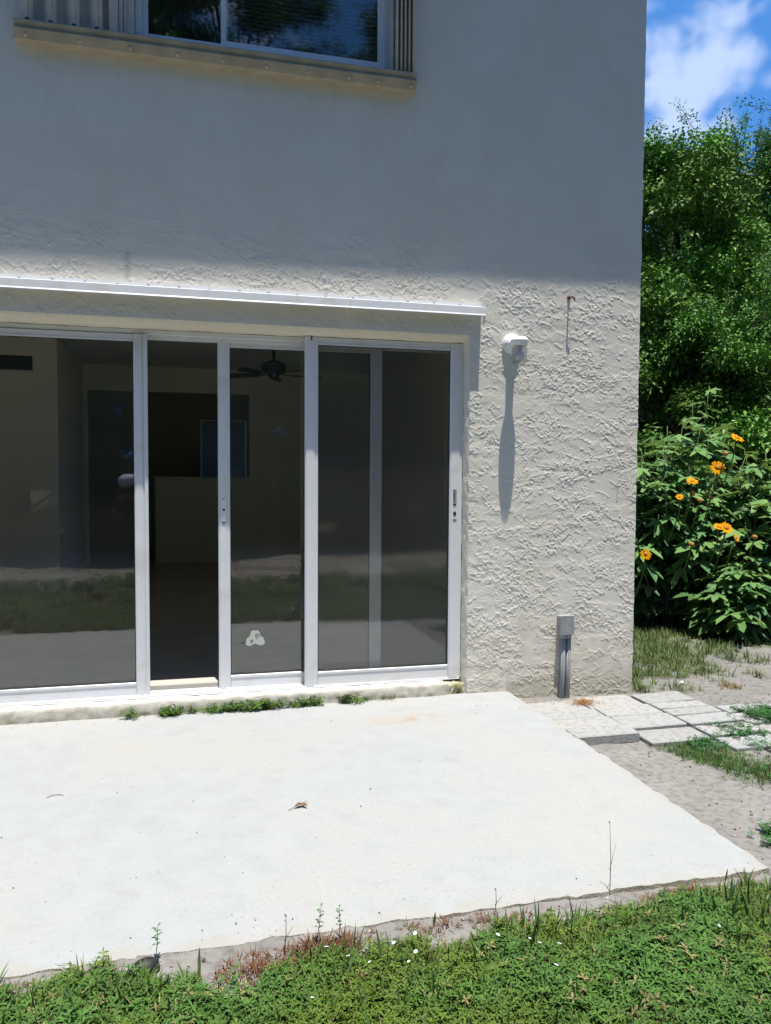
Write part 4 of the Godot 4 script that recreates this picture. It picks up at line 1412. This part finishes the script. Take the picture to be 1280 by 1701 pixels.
func build_shrubs():
	var cam = Vector3(0, 1.366, 4.526)
	var at = func(p: Vector3, k: float) -> Vector3: return cam + (p - cam) * k
	var F = func(x, y, k, fx, fy, s): return [at.call(Vector3(x, y, -1.5), k), Vector3(fx, fy, 1.0), s]
	shrub("wide leafy shrub with orange flowers close to the house corner", Vector3(4.55, -0.06, -2.1), 0.75, 1.95, 24, 601,
		[F.call(3.891, 0.674, 0.99, -0.4, 0.35, 0.09), F.call(4.337, 1.311, 1.0, -0.2, 1.6, 0.10), F.call(4.214, 1.173, 1.0, -0.6, 1.2, 0.065)],
		[at.call(Vector3(4.341, 1.193, -1.5), 1.0), at.call(Vector3(4.418, 1.134, -1.5), 1.0), at.call(Vector3(4.529, 1.157, -1.5), 1.0)])
	shrub("tall leafy shrub with most of the orange flowers at the right edge", Vector3(5.45, -0.06, -1.75), 0.8, 1.9, 24, 602,
		[F.call(4.784, 1.698, 0.99, 0.2, 1.5, 0.12), F.call(4.595, 1.435, 0.99, -0.5, 0.5, 0.125), F.call(4.70, 0.895, 0.97, -0.1, 0.7, 0.11), F.call(4.62, 0.905, 0.975, -0.4, 1.5, 0.085), F.call(4.805, 0.804, 0.97, 0.5, 0.6, 0.07)],
		[at.call(Vector3(4.67, 1.551, -1.5), 0.98), at.call(Vector3(4.346, 0.745, -1.5), 0.97), at.call(Vector3(5.0, 0.80, -1.5), 0.96)])
	shrub("low leafy shrub in front, drooping over bare ground without flowers", Vector3(4.75, -0.06, -1.35), 0.42, 0.72, 15, 603, [], [])
	shrub("leafy shrub at the back between the two flowering shrubs", Vector3(5.4, -0.06, -2.9), 0.85, 2.25, 22, 604, [], [])

# ------------------------------------------------------------------ weeds, lawn
func weed_mesh(k: int) -> ArrayMesh:
	var r := RandomNumberGenerator.new()
	r.seed = 700 + k
	var mb = MB.new()
	for s in 3:
		var az = TAU * s / 3.0 + r.randf_range(-0.6, 0.6)
		var ln = r.randf_range(0.035, 0.06)
		var tip = Vector3(cos(az) * 0.03, ln, sin(az) * 0.03)
		for lev in 3:
			var u = 0.4 + 0.3 * lev
			for l in (2 if lev < 2 else 4):
				var a = az + PI * l + lev * 1.57 + r.randf_range(-0.35, 0.35) if lev < 2 else az + TAU * l / 4.0
				var d = Vector3(cos(a), r.randf_range(0.1, 0.75), sin(a)).normalized()
				mb.smooth(false)
				mb.leaf(tip * u, d, (Vector3.UP + Vector3(r.randfn(), 0, r.randfn()) * 0.25).normalized(), r.randf_range(0.022, 0.040), r.randf_range(0.007, 0.011), 0.3, 3, 0.35, 0.42)
		mb.tri(Vector3(0.001, -0.01, 0), Vector3(-0.001, -0.01, 0), tip, Vector3.BACK)
	return mb.mesh(M.weed_leaf)

func tuft_mesh(k: int, n: int, hh: float, wd: float, spread: float, m: Material) -> ArrayMesh:
	var r := RandomNumberGenerator.new()
	r.seed = 720 + k
	var mb = MB.new()
	for i in n:
		var a = r.randf_range(0, TAU)
		var lean = r.randf_range(0.1, spread)
		var d = Vector3(cos(a) * lean, 1.0, sin(a) * lean)
		var nn = Vector3(-cos(a), 0.4, -sin(a))
		mb.smooth(false)
		mb.leaf(Vector3(cos(a), 0, sin(a)) * 0.008 * r.randf() - Vector3(0, 0.01, 0), d, nn, hh * r.randf_range(0.55, 1.1), wd * r.randf_range(0.7, 1.2), lean * 0.45, 4, 0.25, 0.35)
	return mb.mesh(m)

func xform(r, p: Vector3, s0: float, s1: float, tilt = 0.25) -> Transform3D:
	return Transform3D(Basis.from_euler(Vector3(r.randf_range(-tilt, tilt), r.randf_range(0, TAU), r.randf_range(-tilt, tilt))) * r.randf_range(s0, s1), p)

func build_weeds():
	var r := RandomNumberGenerator.new()
	r.seed = 33
	var weeds = [weed_mesh(0), weed_mesh(1), weed_mesh(2)]
	var fine = tuft_mesh(0, 9, 0.09, 0.0045, 0.8, M.grass_blade)
	var broad = tuft_mesh(1, 5, 0.13, 0.009, 0.7, M.grass_blade)
	var dry = tuft_mesh(2, 12, 0.06, 0.004, 1.6, M.dry_plant)
	var short = tuft_mesh(3, 16, 0.055, 0.0026, 1.1, M.grass_blade)
	var X = [[], [], []]
	var C = [[], [], []]
	var fx = []; var fc = []
	var bx = []; var bc = []
	var dx = []; var dc = []
	var sx = []; var sc = []
	var n2 = fnl(95, 1.6, 3)
	# foreground lawn of leafy ground cover
	for i in 120000:
		var x = r.randf_range(-1.4, 3.4)
		var z = r.randf_range(2.25, 3.7)
		var g = lawn(x, z)
		if r.randf() > g * sstep(-0.62, -0.1, gn2.get_noise_2d(x * 1.4, z * 1.4)): continue
		var y = ground_h(x, z)
		var v = n2.get_noise_2d(x, z)
		var k = r.randf_range(0.75, 1.25) * (1.0 + v * 0.3)
		var c = Color(0.112 * k, 0.172 * k, 0.024 * k).lerp(Color(0.058 * k, 0.128 * k, 0.026 * k), clampf(0.45 + v * 1.6 + r.randf_range(-0.3, 0.3), 0, 1))
		if r.randf() < 0.05: c = Color(0.19 * k, 0.17 * k, 0.07 * k)
		var w = r.randi_range(0, 2)
		X[w].append(xform(r, Vector3(x, y + r.randf_range(-0.005, 0.02) * sstep(2.45, 2.7, z), z), 0.26, 0.62 + 0.4 * maxf(0.0, v), 0.5))
		C[w].append(c)
		if r.randf() < 0.30:
			fx.append(xform(r, Vector3(x + 0.02, y, z), 0.55, 1.3))
			fc.append(Color(0.11 * k, 0.17 * k, 0.04 * k) if r.randf() < 0.85 else Color(0.30, 0.25, 0.13) * k)
		if r.randf() < 0.010 + 0.03 * sstep(1.35, 1.7, x) * sstep(2.75, 2.5, z):
			bx.append(xform(r, Vector3(x, y, z), 0.6, 1.1))
			bc.append(Color(0.075 * k, 0.15 * k, 0.045 * k))
		if r.randf() < 0.012 + 0.05 * (1.0 - sstep(0.0, 0.2, z - 2.42)):
			dx.append(xform(r, Vector3(x, y, z), 0.7, 1.3))
			dc.append(Color(0.24, 0.15, 0.07) * r.randf_range(0.7, 1.2))
	# reddish dried patches along the lawn edge
	for q in [[0.40, 2.36, 0.09, 0.04, 120], [0.24, 2.42, 0.13, 0.05, 130], [0.93, 2.335, 0.09, 0.025, 22], [1.6, 2.335, 0.14, 0.025, 60], [0.72, 2.34, 0.08, 0.03, 14], [-0.45, 2.36, 0.06, 0.03, 14], [2.75, 1.45, 0.16, 0.1, 40], [3.55, 0.05, 0.08, 0.07, 40]]:
		for i in q[4]:
			var x = q[0] + r.randfn() * q[2] * 0.6
			var z = q[1] + r.randfn() * q[3] * 0.6
			dx.append(xform(r, Vector3(x, ground_h(x, z), z), 0.5, 1.1, 0.5))
			var k = r.randf_range(0.7, 1.2)
			dc.append((Color(0.20, 0.105, 0.06) if q[0] < 2.0 else Color(0.26, 0.18, 0.08)) * k)
	# yard lawn behind the camera
	for i in 26000:
		var x = r.randf_range(-9, 10)
		var z = r.randf_range(2.3, 6.4)
		if x > -1.4 and x < 3.4 and z < 3.7: continue
		if r.randf() > lawn(x, z) * (0.8 + n2.get_noise_2d(x, z)): continue
		var k = r.randf_range(0.7, 1.2)
		var p = Vector3(x, ground_h(x, z), z)
		if r.randf() < 0.6:
			var w = r.randi_range(0, 2)
			X[w].append(xform(r, p, 1.1, 1.9, 0.3))
			C[w].append(Color(0.085 * k, 0.13 * k, 0.04 * k))
		else:
			fx.append(xform(r, p, 0.9, 1.6))
			fc.append(Color(0.10 * k, 0.16 * k, 0.04 * k))
	for i in 2600:
		var x = r.randf_range(-8, 9)
		var z = r.randf_range(4.6, 10.2)
		if gn3.get_noise_2d(x * 0.8, z * 2.0) < 0.02: continue
		dx.append(xform(r, Vector3(x, ground_h(x, z), z), 0.7, 2.0, 0.7))
		dc.append(Color(0.14, 0.10, 0.06) * r.randf_range(0.5, 1.5))
	# thin grass between house corner and shrubs
	for i in 13000:
		var x = r.randf_range(2.86, 6.5)
		var z = r.randf_range(-3.2, 0.35)
		var v = gn3.get_noise_2d(x, z)
		var dens = sstep(-0.3, 0.15, v + 0.18) * (1.0 - sstep(-0.5, 0.1, z + 0.45 * maxf(0.0, x - 3.3) - 0.5 * v)) * (1.0 - 0.8 * sstep(4.0, 4.5, x - 0.4 * z * 0.0))
		if x < 3.3: dens = maxf(dens, 0.45 * (1.0 - sstep(0.0, 0.2, z)) * sstep(-0.3, 0.1, v))
		if r.randf() > dens: continue
		var k = r.randf_range(0.7, 1.3)
		sx.append(xform(r, Vector3(x, ground_h(x, z), z), 0.9, 2.2, 0.3))
		sc.append(Color(0.12 * k, 0.19 * k, 0.06 * k).lerp(Color(0.26, 0.23, 0.12), r.randf() * 0.35))
	# runner of grass and weeds beside the slab
	for i in 900:
		var u = r.randf()
		var x = lerpf(2.44, 2.75, u) + r.randfn() * 0.05
		var z = lerpf(0.98, 1.75, u) + r.randfn() * 0.05
		if r.randf() < 0.6: x += absf(r.randfn()) * 0.12
		var k = r.randf_range(0.7, 1.25)
		sx.append(xform(r, Vector3(x, ground_h(x, z), z), 0.5, 1.1, 0.4))
		sc.append(Color(0.10 * k, 0.18 * k, 0.05 * k))
	for q in [[3.33, 0.70, 0.12, 0.09, 130], [3.25, 1.12, 0.22, 0.07, 110], [2.95, 0.90, 0.12, 0.1, 40], [3.2, 1.45, 0.3, 0.12, 160], [2.30, 2.03, 0.07, 0.08, 70], [2.66, 1.0, 0.08, 0.06, 20]]:
		for i in q[4] * 2:
			var x = q[0] + r.randfn() * q[2] * 0.75
			var z = q[1] + r.randfn() * q[3] * 0.75
			var k = r.randf_range(0.7, 1.2)
			var w = r.randi_range(0, 2)
			X[w].append(xform(r, Vector3(x, ground_h(x, z) + 0.005, z), 0.35, 0.7, 0.4))
			C[w].append(Color(0.05 * k, 0.15 * k, 0.04 * k))
	for i in 1500:
		var x = r.randf_range(2.45, 3.9)
		var z = r.randf_range(0.95, 2.4)
		if z < 0.95 + (x - 2.45) * 0.0 or x < 2.36 + 0.42 * maxf(0.0, 1.9 - z) * 0.6: continue
		if r.randf() > sstep(-0.2, 0.25, gn3.get_noise_2d(x + 5.0, z) + 0.25 * (x - 2.9)): continue
		var k = r.randf_range(0.7, 1.25)
		sx.append(xform(r, Vector3(x, ground_h(x, z), z), 0.5, 1.2, 0.5))
		sc.append(Color(0.12 * k, 0.18 * k, 0.05 * k) if r.randf() < 0.65 else Color(0.27, 0.21, 0.11) * k)
	# weeds in the joint at the foot of the door curb
	for i in 900:
		var x = r.randf_range(-0.42, 1.3)
		var dens = sstep(-0.42, -0.1, x) * (1.0 - sstep(0.75, 1.3, x)) * (0.6 + 0.9 * n2.get_noise_2d(x * 4.0, 5.0)) + 0.5 * exp(-pow((x - 0.35) / 0.3, 2.0))
		if r.randf() > dens * sstep(-0.45, 0.3, n2.get_noise_2d(x * 9.0, 40.0)): continue
		var k = r.randf_range(0.8, 1.3)
		if r.randf() < 0.4:
			var w = r.randi_range(0, 2)
			X[w].append(xform(r, Vector3(x, -0.004, 0.012 + absf(r.randfn()) * 0.02), 0.35, 0.95, 0.6))
			C[w].append(Color(0.085 * k, 0.155 * k, 0.03 * k))
		else:
			sx.append(xform(r, Vector3(x, -0.002, 0.012 + absf(r.randfn()) * 0.015), 0.5, 1.15, 0.6))
			sc.append(Color(0.12 * k, 0.17 * k, 0.04 * k))
	var weedroot := Node3D.new()
	weedroot.name = "lawn"
	weedroot.set_meta("kind", "stuff")
	add_child(weedroot, true)
	tag(weedroot, "green lawn of leafy weeds and grass around the slab", "lawn")
	for w in 3: scatter("leafy_weeds", weeds[w], X[w], C[w], weedroot)
	scatter("fine_grass", fine, fx, fc, weedroot)
	scatter("broad_grass", broad, bx, bc, weedroot)
	scatter("dry_grass", dry, dx, dc, weedroot)
	scatter("short_grass", short, sx, sc, weedroot)
	# little white flowers of the lawn
	var mb = MB.new()
	for k in 6:
		var a = TAU * k / 6.0
		mb.leaf(Vector3.ZERO, Vector3(cos(a), 0.25, sin(a)), Vector3.UP, 0.009, 0.007, 0.1, 2, 0.2, 0.5)
	var fm = mb.mesh(M.white_petal)
	var spots = [[0.37, 2.47], [0.42, 2.52], [0.55, 2.50], [0.60, 2.545], [0.47, 2.56], [0.85, 2.52], [0.93, 2.56], [0.95, 2.58], [1.0, 2.60], [0.95, 2.68], [0.57, 2.58], [0.62, 2.47], [1.5, 2.62], [0.3, 2.66]]
	for s in spots:
		var o = part("white_flower", fm, null, weedroot)
		o.position = Vector3(s[0], ground_h(s[0], s[1]) + 0.075, s[1])
		o.rotation = Vector3(0.4, s[0] * 9.0, 0.1)
		o.scale = Vector3.ONE * r.randf_range(0.55, 0.95)
	# single sprouts standing up against the slab
	var sprouts = [
		["tall thin weed stem with a seed tip standing before the slab edge", 1.345, 2.28, 0.30, 0], ["short upright weed stem left of the tall thin one", 0.93, 2.30, 0.10, 0], ["bare upright twig beside the reddish dry clump", 0.265, 2.36, 0.14, 0],
		["small seedling with leaves above the reddish dry clump", 0.36, 2.33, 0.15, 1], ["sprig with two leaf whorls right of the bare twig", 0.43, 2.33, 0.14, 1], ["feathery seedling near the left end of the slab edge", -0.09, 2.30, 0.12, 1],
		["thick blade of grass rising in the middle of the foreground", 0.52, 2.50, 0.20, 2], ["bent blade of grass rising at the left foreground", 0.03, 2.42, 0.16, 2], ["single blade of grass near the right end of the slab edge", 1.77, 2.30, 0.09, 2], ["slanting blade of grass between dry clump and slab", 0.72, 2.33, 0.08, 2]]
	for s in sprouts:
		var t = thing("sprout", s[0], "weed", Vector3(s[1], ground_h(s[1], s[2]), s[2]))
		mb = MB.new()
		var lean = Vector3(r.randf_range(-0.15, 0.15), 1, r.randf_range(-0.1, 0.15))
		var hh = s[3] * 0.8
		if s[4] == 2:
			mb.smooth(true)
			mb.leaf(Vector3.ZERO, lean, Vector3(0.2, 0.2, 1), hh * 1.1, 0.009, 0.3, 6, 0.3, 0.35)
			part("blade", mb, M.green_stem, t)
			continue
		mb.tube([Vector3(0, -0.02, 0), lean * hh * 0.5 + Vector3(0.004, 0, 0), lean * hh], [0.0014, 0.0012, 0.0008], 5)
		if s[4] == 0:
			mb.tube([lean * hh, lean * hh + Vector3(-0.004, 0.006, 0)], [0.0022, 0.0014], 5)
			mb.tube([lean * hh * 0.35, lean * hh * 0.7 + Vector3(0.022, 0, 0)], [0.001, 0.0007], 4)
		part("stem", mb, M.dead_leaf if hh < 0.2 and s[4] == 0 else M.green_stem, t)
		if s[4] == 1:
			mb = MB.new()
			for k in 11:
				var a = k * 2.4
				var u = lerpf(0.45, 1.0, k / 10.0)
				mb.leaf(lean * hh * u, Vector3(cos(a), r.randf_range(0.1, 0.9), sin(a)), Vector3(0, 1, 0.3), r.randf_range(0.012, 0.026), 0.006, 0.2, 3, 0.3, 0.45)
			part("leaves", mb, M.big_leaf2, t)

func build_litter():
	var r := RandomNumberGenerator.new()
	r.seed = 91
	# small stones and shell bits in the sand
	var mb = MB.new()
	mb.lathe([Vector2(0, -0.5), Vector2(0.45, -0.32), Vector2(0.6, 0.05), Vector2(0.35, 0.4), Vector2(0, 0.5)], 6, Transform3D(Basis.from_scale(Vector3(1, 0.6, 0.8)), Vector3.ZERO), false)
	var m := StandardMaterial3D.new()
	m.vertex_color_use_as_albedo = true
	m.roughness = 0.9
	var me = mb.mesh(m)
	var X = []
	var C = []
	for i in 5200:
		var x
		var z
		if r.randf() < 0.45:
			x = r.randf_range(-0.6, 2.3); z = r.randf_range(2.27, 2.5)
		elif r.randf() < 0.6:
			x = r.randf_range(1.98, 3.4); z = r.randf_range(0.1, 2.4)
		else:
			x = r.randf_range(2.85, 5.0); z = r.randf_range(-1.5, 0.5)
		var on_slab = i < 420
		if on_slab:
			x = r.randf_range(-1.3, 1.95); z = r.randf_range(0.03, 2.24)
			if r.randf() < 0.5: z = 0.02 + absf(r.randfn()) * 0.06 if r.randf() < 0.5 else 2.25 - absf(r.randfn()) * 0.08
		elif x < 1.99 and z < 2.3 and z > -0.1: continue
		var s = 0.002 + (0.005 if on_slab else 0.012) * pow(r.randf(), 6.0)
		X.append(Transform3D(Basis.from_euler(Vector3(r.randf() * 6, r.randf() * 6, r.randf() * 6)) * s, Vector3(x, (0.001 if on_slab else ground_h(x, z)) + s * 0.2, z)))
		var k = r.randf_range(0.15, 0.55)
		C.append(Color(k, k * 0.94, k * 0.85) if r.randf() < 0.6 else Color(0.12, 0.075, 0.045))
	var o = scatter("gravel", me, X, C, self)
	tag(o, "fine stones and plant bits lying in the grey sand and on the slab", "gravel")
	# dead leaf on the slab
	var t = thing("dead_leaf", "curled brown dead leaf in the middle of the slab", "leaf", Vector3(0.46, 0.004, 1.40))
	mb = MB.new()
	mb.smooth(true)
	mb.leaf(Vector3(-0.035, 0.006, 0.02), Vector3(0.9, 0.15, -0.5), Vector3(0.2, 1, 0.1), 0.06, 0.02, 0.3, 5, 0.7, 0.5)
	mb.leaf(Vector3(0.0, 0.01, 0.005), Vector3(0.5, 0.1, 0.7), Vector3(0, 1, 0.3), 0.03, 0.014, 0.2, 4, 0.6, 0.5)
	part("blade", mb, M.dead_leaf, t)
	mb = MB.new()
	mb.tube([Vector3(-0.06, 0.003, 0.035), Vector3(-0.03, 0.007, 0.02), Vector3(0.02, 0.014, -0.01)], [0.0012, 0.0015, 0.001], 5)
	part("stalk", mb, M.dead_leaf, t)
	t = thing("twig", "thin curved twig lying on the left of the slab", "twig", Vector3(-0.535, 0.004, 1.06))
	mb = MB.new()
	mb.tube([Vector3(-0.03, 0, 0.012), Vector3(-0.01, 0.003, -0.002), Vector3(0.02, 0.002, -0.004), Vector3(0.035, 0.001, 0.006)], [0.0012, 0.0015, 0.0014, 0.001], 5)
	part("stick", mb, M.dead_leaf, t)
	# heap of dry needles at the wall
	t = thing("dry_clippings", "small heap of orange dry clippings on the pavers under the grey box", "clippings", Vector3(2.36, -0.035, 0.235))
	mb = MB.new()
	for i in 190:
		var a = r.randf_range(0, TAU)
		var q = absf(r.randfn()) * 0.045
		var p = Vector3(cos(a) * q * 1.3, 0.014 * exp(-q * q / 0.002) * r.randf() + 0.002, sin(a) * q * 0.8)
		var d = Vector3(r.randfn(), r.randfn() * 0.25, r.randfn()).normalized() * r.randf_range(0.01, 0.028)
		mb.tube([p - d, p + d * 0.3 + Vector3(0, 0.003, 0), p + d], [0.0009, 0.0012, 0.0008], 3)
	m = mat("dry_orange", Color(0.40, 0.22, 0.09), 0.9)
	var c = part("needles", mb, m, t)
	c.set_meta("kind", "stuff")
	# black lump in the lawn edge
	t = thing("black_lump", "small black rubber lump at the lawn edge below the slab", "debris", Vector3(-0.115, -0.005, 2.345))
	mb = MB.new()
	mb.lathe([Vector2(0.036, -0.01), Vector2(0.036, 0.012), Vector2(0.027, 0.026), Vector2(0.012, 0.034), Vector2(0, 0.035)], 11, Transform3D(Basis.from_euler(Vector3(0.2, 0.3, 0.25)) * Basis.from_scale(Vector3(1.2, 1, 0.8)), Vector3.ZERO))
	part("lump", mb, M.black_rubber, t)
	# two pale shell pieces in the grass by the corner
	for q in [[3.30, -0.12, "pale pink shell bit in the thin grass past the pavers"], [2.02, 2.36, "white shell bit beside the outer corner of the slab"]]:
		t = thing("shell", q[2], "shell", Vector3(q[0], ground_h(q[0], q[1]), q[1]))
		mb = MB.new()
		mb.lathe([Vector2(0.018, 0.0), Vector2(0.016, 0.006), Vector2(0.009, 0.011), Vector2(0, 0.012)], 9, Transform3D(Basis.from_euler(Vector3(0.2, 0.5, 0.3)) * Basis.from_scale(Vector3(1.2, 1, 0.8)), Vector3.ZERO))
		part("valve", mb, M.shell, t)

# ------------------------------------------------------------------ the photographer, mirrored in the left pane
func blob(bones: Array, cell: float, k: float, col: Callable, m: Material) -> ArrayMesh:
	# surface nets over a smooth union of tapered capsules [a, b, ra, rb]
	var lo = Vector3.ONE * 1e9
	var hi = -lo
	for b in bones:
		var rr = Vector3.ONE * (maxf(b[2], b[3]) + k + cell * 2.0)
		lo = lo.min(b[0] - rr).min(b[1] - rr)
		hi = hi.max(b[0] + rr).max(b[1] + rr)
	var n = Vector3i(((hi - lo) / cell).ceil()) + Vector3i.ONE
	var D := PackedFloat32Array()
	D.resize(n.x * n.y * n.z)
	D.fill(1.0)
	for b in bones:
		var a: Vector3 = b[0]
		var ab: Vector3 = b[1] - a
		var l2 = maxf(ab.length_squared(), 1e-9)
		var pad = Vector3.ONE * (maxf(b[2], b[3]) + k * 2.0 + cell * 3.0)
		var i0 = Vector3i(((a.min(b[1]) - pad - lo) / cell).floor()).clamp(Vector3i.ZERO, n - Vector3i.ONE)
		var i1 = Vector3i(((a.max(b[1]) + pad - lo) / cell).ceil()).clamp(Vector3i.ZERO, n - Vector3i.ONE)
		for z in range(i0.z, i1.z + 1):
			for y in range(i0.y, i1.y + 1):
				for x in range(i0.x, i1.x + 1):
					var p = lo + Vector3(x, y, z) * cell
					var t = clampf((p - a).dot(ab) / l2, 0.0, 1.0)
					var d = (p - a - ab * t).length() - lerpf(b[2], b[3], t)
					var id = (z * n.y + y) * n.x + x
					var o = D[id]
					var h = maxf(k - absf(o - d), 0.0) / k
					D[id] = minf(o, d) - h * h * k * 0.25
	var st := SurfaceTool.new()
	st.begin(Mesh.PRIMITIVE_TRIANGLES)
	st.set_smooth_group(0)
	var vid := {}
	var offs = [0, 1, n.x, n.x + 1, n.x * n.y, n.x * n.y + 1, n.x * n.y + n.x, n.x * n.y + n.x + 1]
	var P = []
	for z in n.z - 1:
		for y in n.y - 1:
			for x in n.x - 1:
				var id = (z * n.y + y) * n.x + x
				var neg = 0
				for o in offs:
					if D[id + o] < 0.0: neg += 1
				if neg == 0 or neg == 8: continue
				var s = Vector3.ZERO
				var c = 0
				for e in [[0, 1], [2, 3], [4, 5], [6, 7], [0, 2], [1, 3], [4, 6], [5, 7], [0, 4], [1, 5], [2, 6], [3, 7]]:
					var d0 = D[id + offs[e[0]]]
					var d1 = D[id + offs[e[1]]]
					if (d0 < 0.0) == (d1 < 0.0): continue
					var p0 = Vector3(e[0] & 1, (e[0] >> 1) & 1, e[0] >> 2)
					var p1 = Vector3(e[1] & 1, (e[1] >> 1) & 1, e[1] >> 2)
					s += p0.lerp(p1, d0 / (d0 - d1))
					c += 1
				vid[id] = P.size()
				P.append(lo + (Vector3(x, y, z) + s / c) * cell)
				st.set_color(col.call(P[-1]))
				st.add_vertex(P[-1])
	for id in vid:
		for ax in 3:
			var step = [1, n.x, n.x * n.y][ax]
			var u = [n.x, n.x * n.y, 1][ax]
			var v = [n.x * n.y, 1, n.x][ax]
			var d0 = D[id]
			var d1 = D[id + step]
			if (d0 < 0.0) == (d1 < 0.0): continue
			if not (vid.has(id - u) and vid.has(id - v) and vid.has(id - u - v)): continue
			var q = [vid[id], vid[id - u], vid[id - u - v], vid[id - v]]
			if d0 < 0.0: q.reverse()
			for t in [q[0], q[1], q[2], q[0], q[2], q[3]]: st.add_index(t)
	st.generate_normals()
	var me = st.commit()
	me.surface_set_material(0, m)
	return me

func build_person():
	var t = thing("person", "person in a pale shirt holding up a phone, elbow mirrored in the left pane", "person", Vector3(-0.15, -0.045, 4.98))
	var m = mat("cloth", Color(1, 1, 1), 0.85)
	m.vertex_color_use_as_albedo = true
	var hip = 0.93
	var B = []
	for s in [-1.0, 1.0]:
		B.append([Vector3(s * 0.095, hip, 0.02), Vector3(s * 0.105, 0.50, 0.0), 0.088, 0.062])
		B.append([Vector3(s * 0.105, 0.50, 0.0), Vector3(s * 0.11, 0.09, 0.03), 0.06, 0.04])
		B.append([Vector3(s * 0.11, 0.045, 0.05), Vector3(s * 0.13, 0.03, -0.15), 0.042, 0.032])
		B.append([Vector3(s * 0.08, 1.30, 0.02), Vector3(s * 0.17, 1.36, 0.02), 0.07, 0.06])
	B.append([Vector3(0, hip, 0.02), Vector3(0, 1.12, 0.02), 0.135, 0.125])
	for s in [-1.0, 1.0]: B.append([Vector3(s * 0.06, 1.1, 0.02), Vector3(s * 0.085, 1.30, 0.02), 0.11, 0.10])
	B.append([Vector3(0, 1.36, 0.02), Vector3(0, 1.47, 0.0), 0.062, 0.055])
	var el = Vector3(-0.52, 1.30, -0.12)
	var er = Vector3(0.46, 1.20, -0.12)
	var hl = Vector3(0.085, 1.38, -0.42)
	var hr = Vector3(0.235, 1.37, -0.42)
	B.append([Vector3(-0.19, 1.36, 0.02), el, 0.066, 0.064])
	B.append([el, el.lerp(hl, 0.88), 0.066, 0.036])
	B.append([Vector3(0.19, 1.36, 0.02), er, 0.06, 0.05])
	B.append([er, er.lerp(hr, 0.88), 0.05, 0.034])
	var shirt = Color(0.46, 0.52, 0.64)
	var skin = Color(0.42, 0.26, 0.18)
	var col = func(p: Vector3) -> Color:
		if p.y < 0.07: return Color(0.06, 0.06, 0.07)
		if p.y < 0.94: return Color(0.035, 0.045, 0.075)
		if p.y > 1.42 and absf(p.x) < 0.1 and p.z > -0.15: return skin
		return shirt
	part("body", blob(B, 0.022, 0.05, col, m), null, t)
	# head with face and hair
	var c = Vector3(0, 1.60, -0.03)
	var H = [[c + Vector3(0, 0.035, 0.02), c + Vector3(0, 0.04, -0.01), 0.092, 0.088], [c + Vector3(0, -0.04, -0.03), c + Vector3(0, -0.085, -0.055), 0.062, 0.034], [c + Vector3(0, 0.0, -0.098), c + Vector3(0, -0.025, -0.115), 0.010, 0.014], [c + Vector3(0, -0.1, 0.03), c + Vector3(0, -0.16, 0.03), 0.05, 0.055]]
	for s in [-1.0, 1.0]:
		H.append([c + Vector3(s * 0.088, 0.0, 0.005), c + Vector3(s * 0.09, -0.035, 0.0), 0.014, 0.01])
		H.append([c + Vector3(s * 0.02, -0.058, -0.09), c + Vector3(0, -0.057, -0.095), 0.008, 0.009])
	var hc = func(p: Vector3) -> Color:
		var q = p - c
		if q.y > 0.055 - q.z * 0.3 or q.z > 0.045 and q.y > -0.08: return Color(0.03, 0.02, 0.015)
		if absf(absf(q.x) - 0.034) < 0.012 and absf(q.y - 0.01) < 0.006 and q.z < -0.06: return Color(0.02, 0.015, 0.012)
		if q.y < -0.048 and q.y > -0.068 and absf(q.x) < 0.03 and q.z < -0.08: return Color(0.36, 0.15, 0.12)
		return skin
	part("head", blob(H, 0.008, 0.02, hc, m), null, t)
	for s in [-1.0, 1.0]:
		var w = (el.lerp(hl, 0.86) if s < 0 else er.lerp(hr, 0.86))
		var pc = (hl if s < 0 else hr) + Vector3(s * 0.03, -0.03, 0.02)
		var K = [[w, pc, 0.03, 0.032], [pc, pc + Vector3(0, 0.045, -0.005), 0.03, 0.026]]
		for f in 4:
			var b0 = pc + Vector3(s * 0.012, 0.055 - f * 0.026, -0.006)
			var b1 = b0 + Vector3(-s * 0.008, 0.004, -0.034 + 0.003 * f)
			var b2 = b1 + Vector3(-s * (0.034 - 0.003 * absf(f - 1)), 0.0, -0.002)
			K.append([b0, b1, 0.0095, 0.009])
			K.append([b1, b2, 0.009, 0.0078])
		K.append([pc + Vector3(0, -0.01, 0.01), pc + Vector3(-s * 0.035, 0.01, 0.026), 0.012, 0.0105])
		K.append([pc + Vector3(-s * 0.035, 0.01, 0.026), pc + Vector3(-s * 0.055, 0.03, 0.020), 0.0105, 0.009])
		part("hand", blob(K, 0.0055, 0.007, func(_p): return skin, m), null, t)
	# the phone behind the lens
	var ph = thing("phone", "dark phone held up in both hands of the mirrored person", "phone", Vector3(0.015, 1.335, 4.548))
	var mb = MB.new()
	mb.box(Vector3(-0.038, -0.08, -0.004), Vector3(0.038, 0.08, 0.004), 0.003)
	part("case", mb, M.dark_metal, ph)
	mb = MB.new()
	mb.box(Vector3(-0.034, -0.074, 0.0042), Vector3(0.034, 0.074, 0.0048), 0.0003)
	part("screen", mb, M.black_rubber, ph)
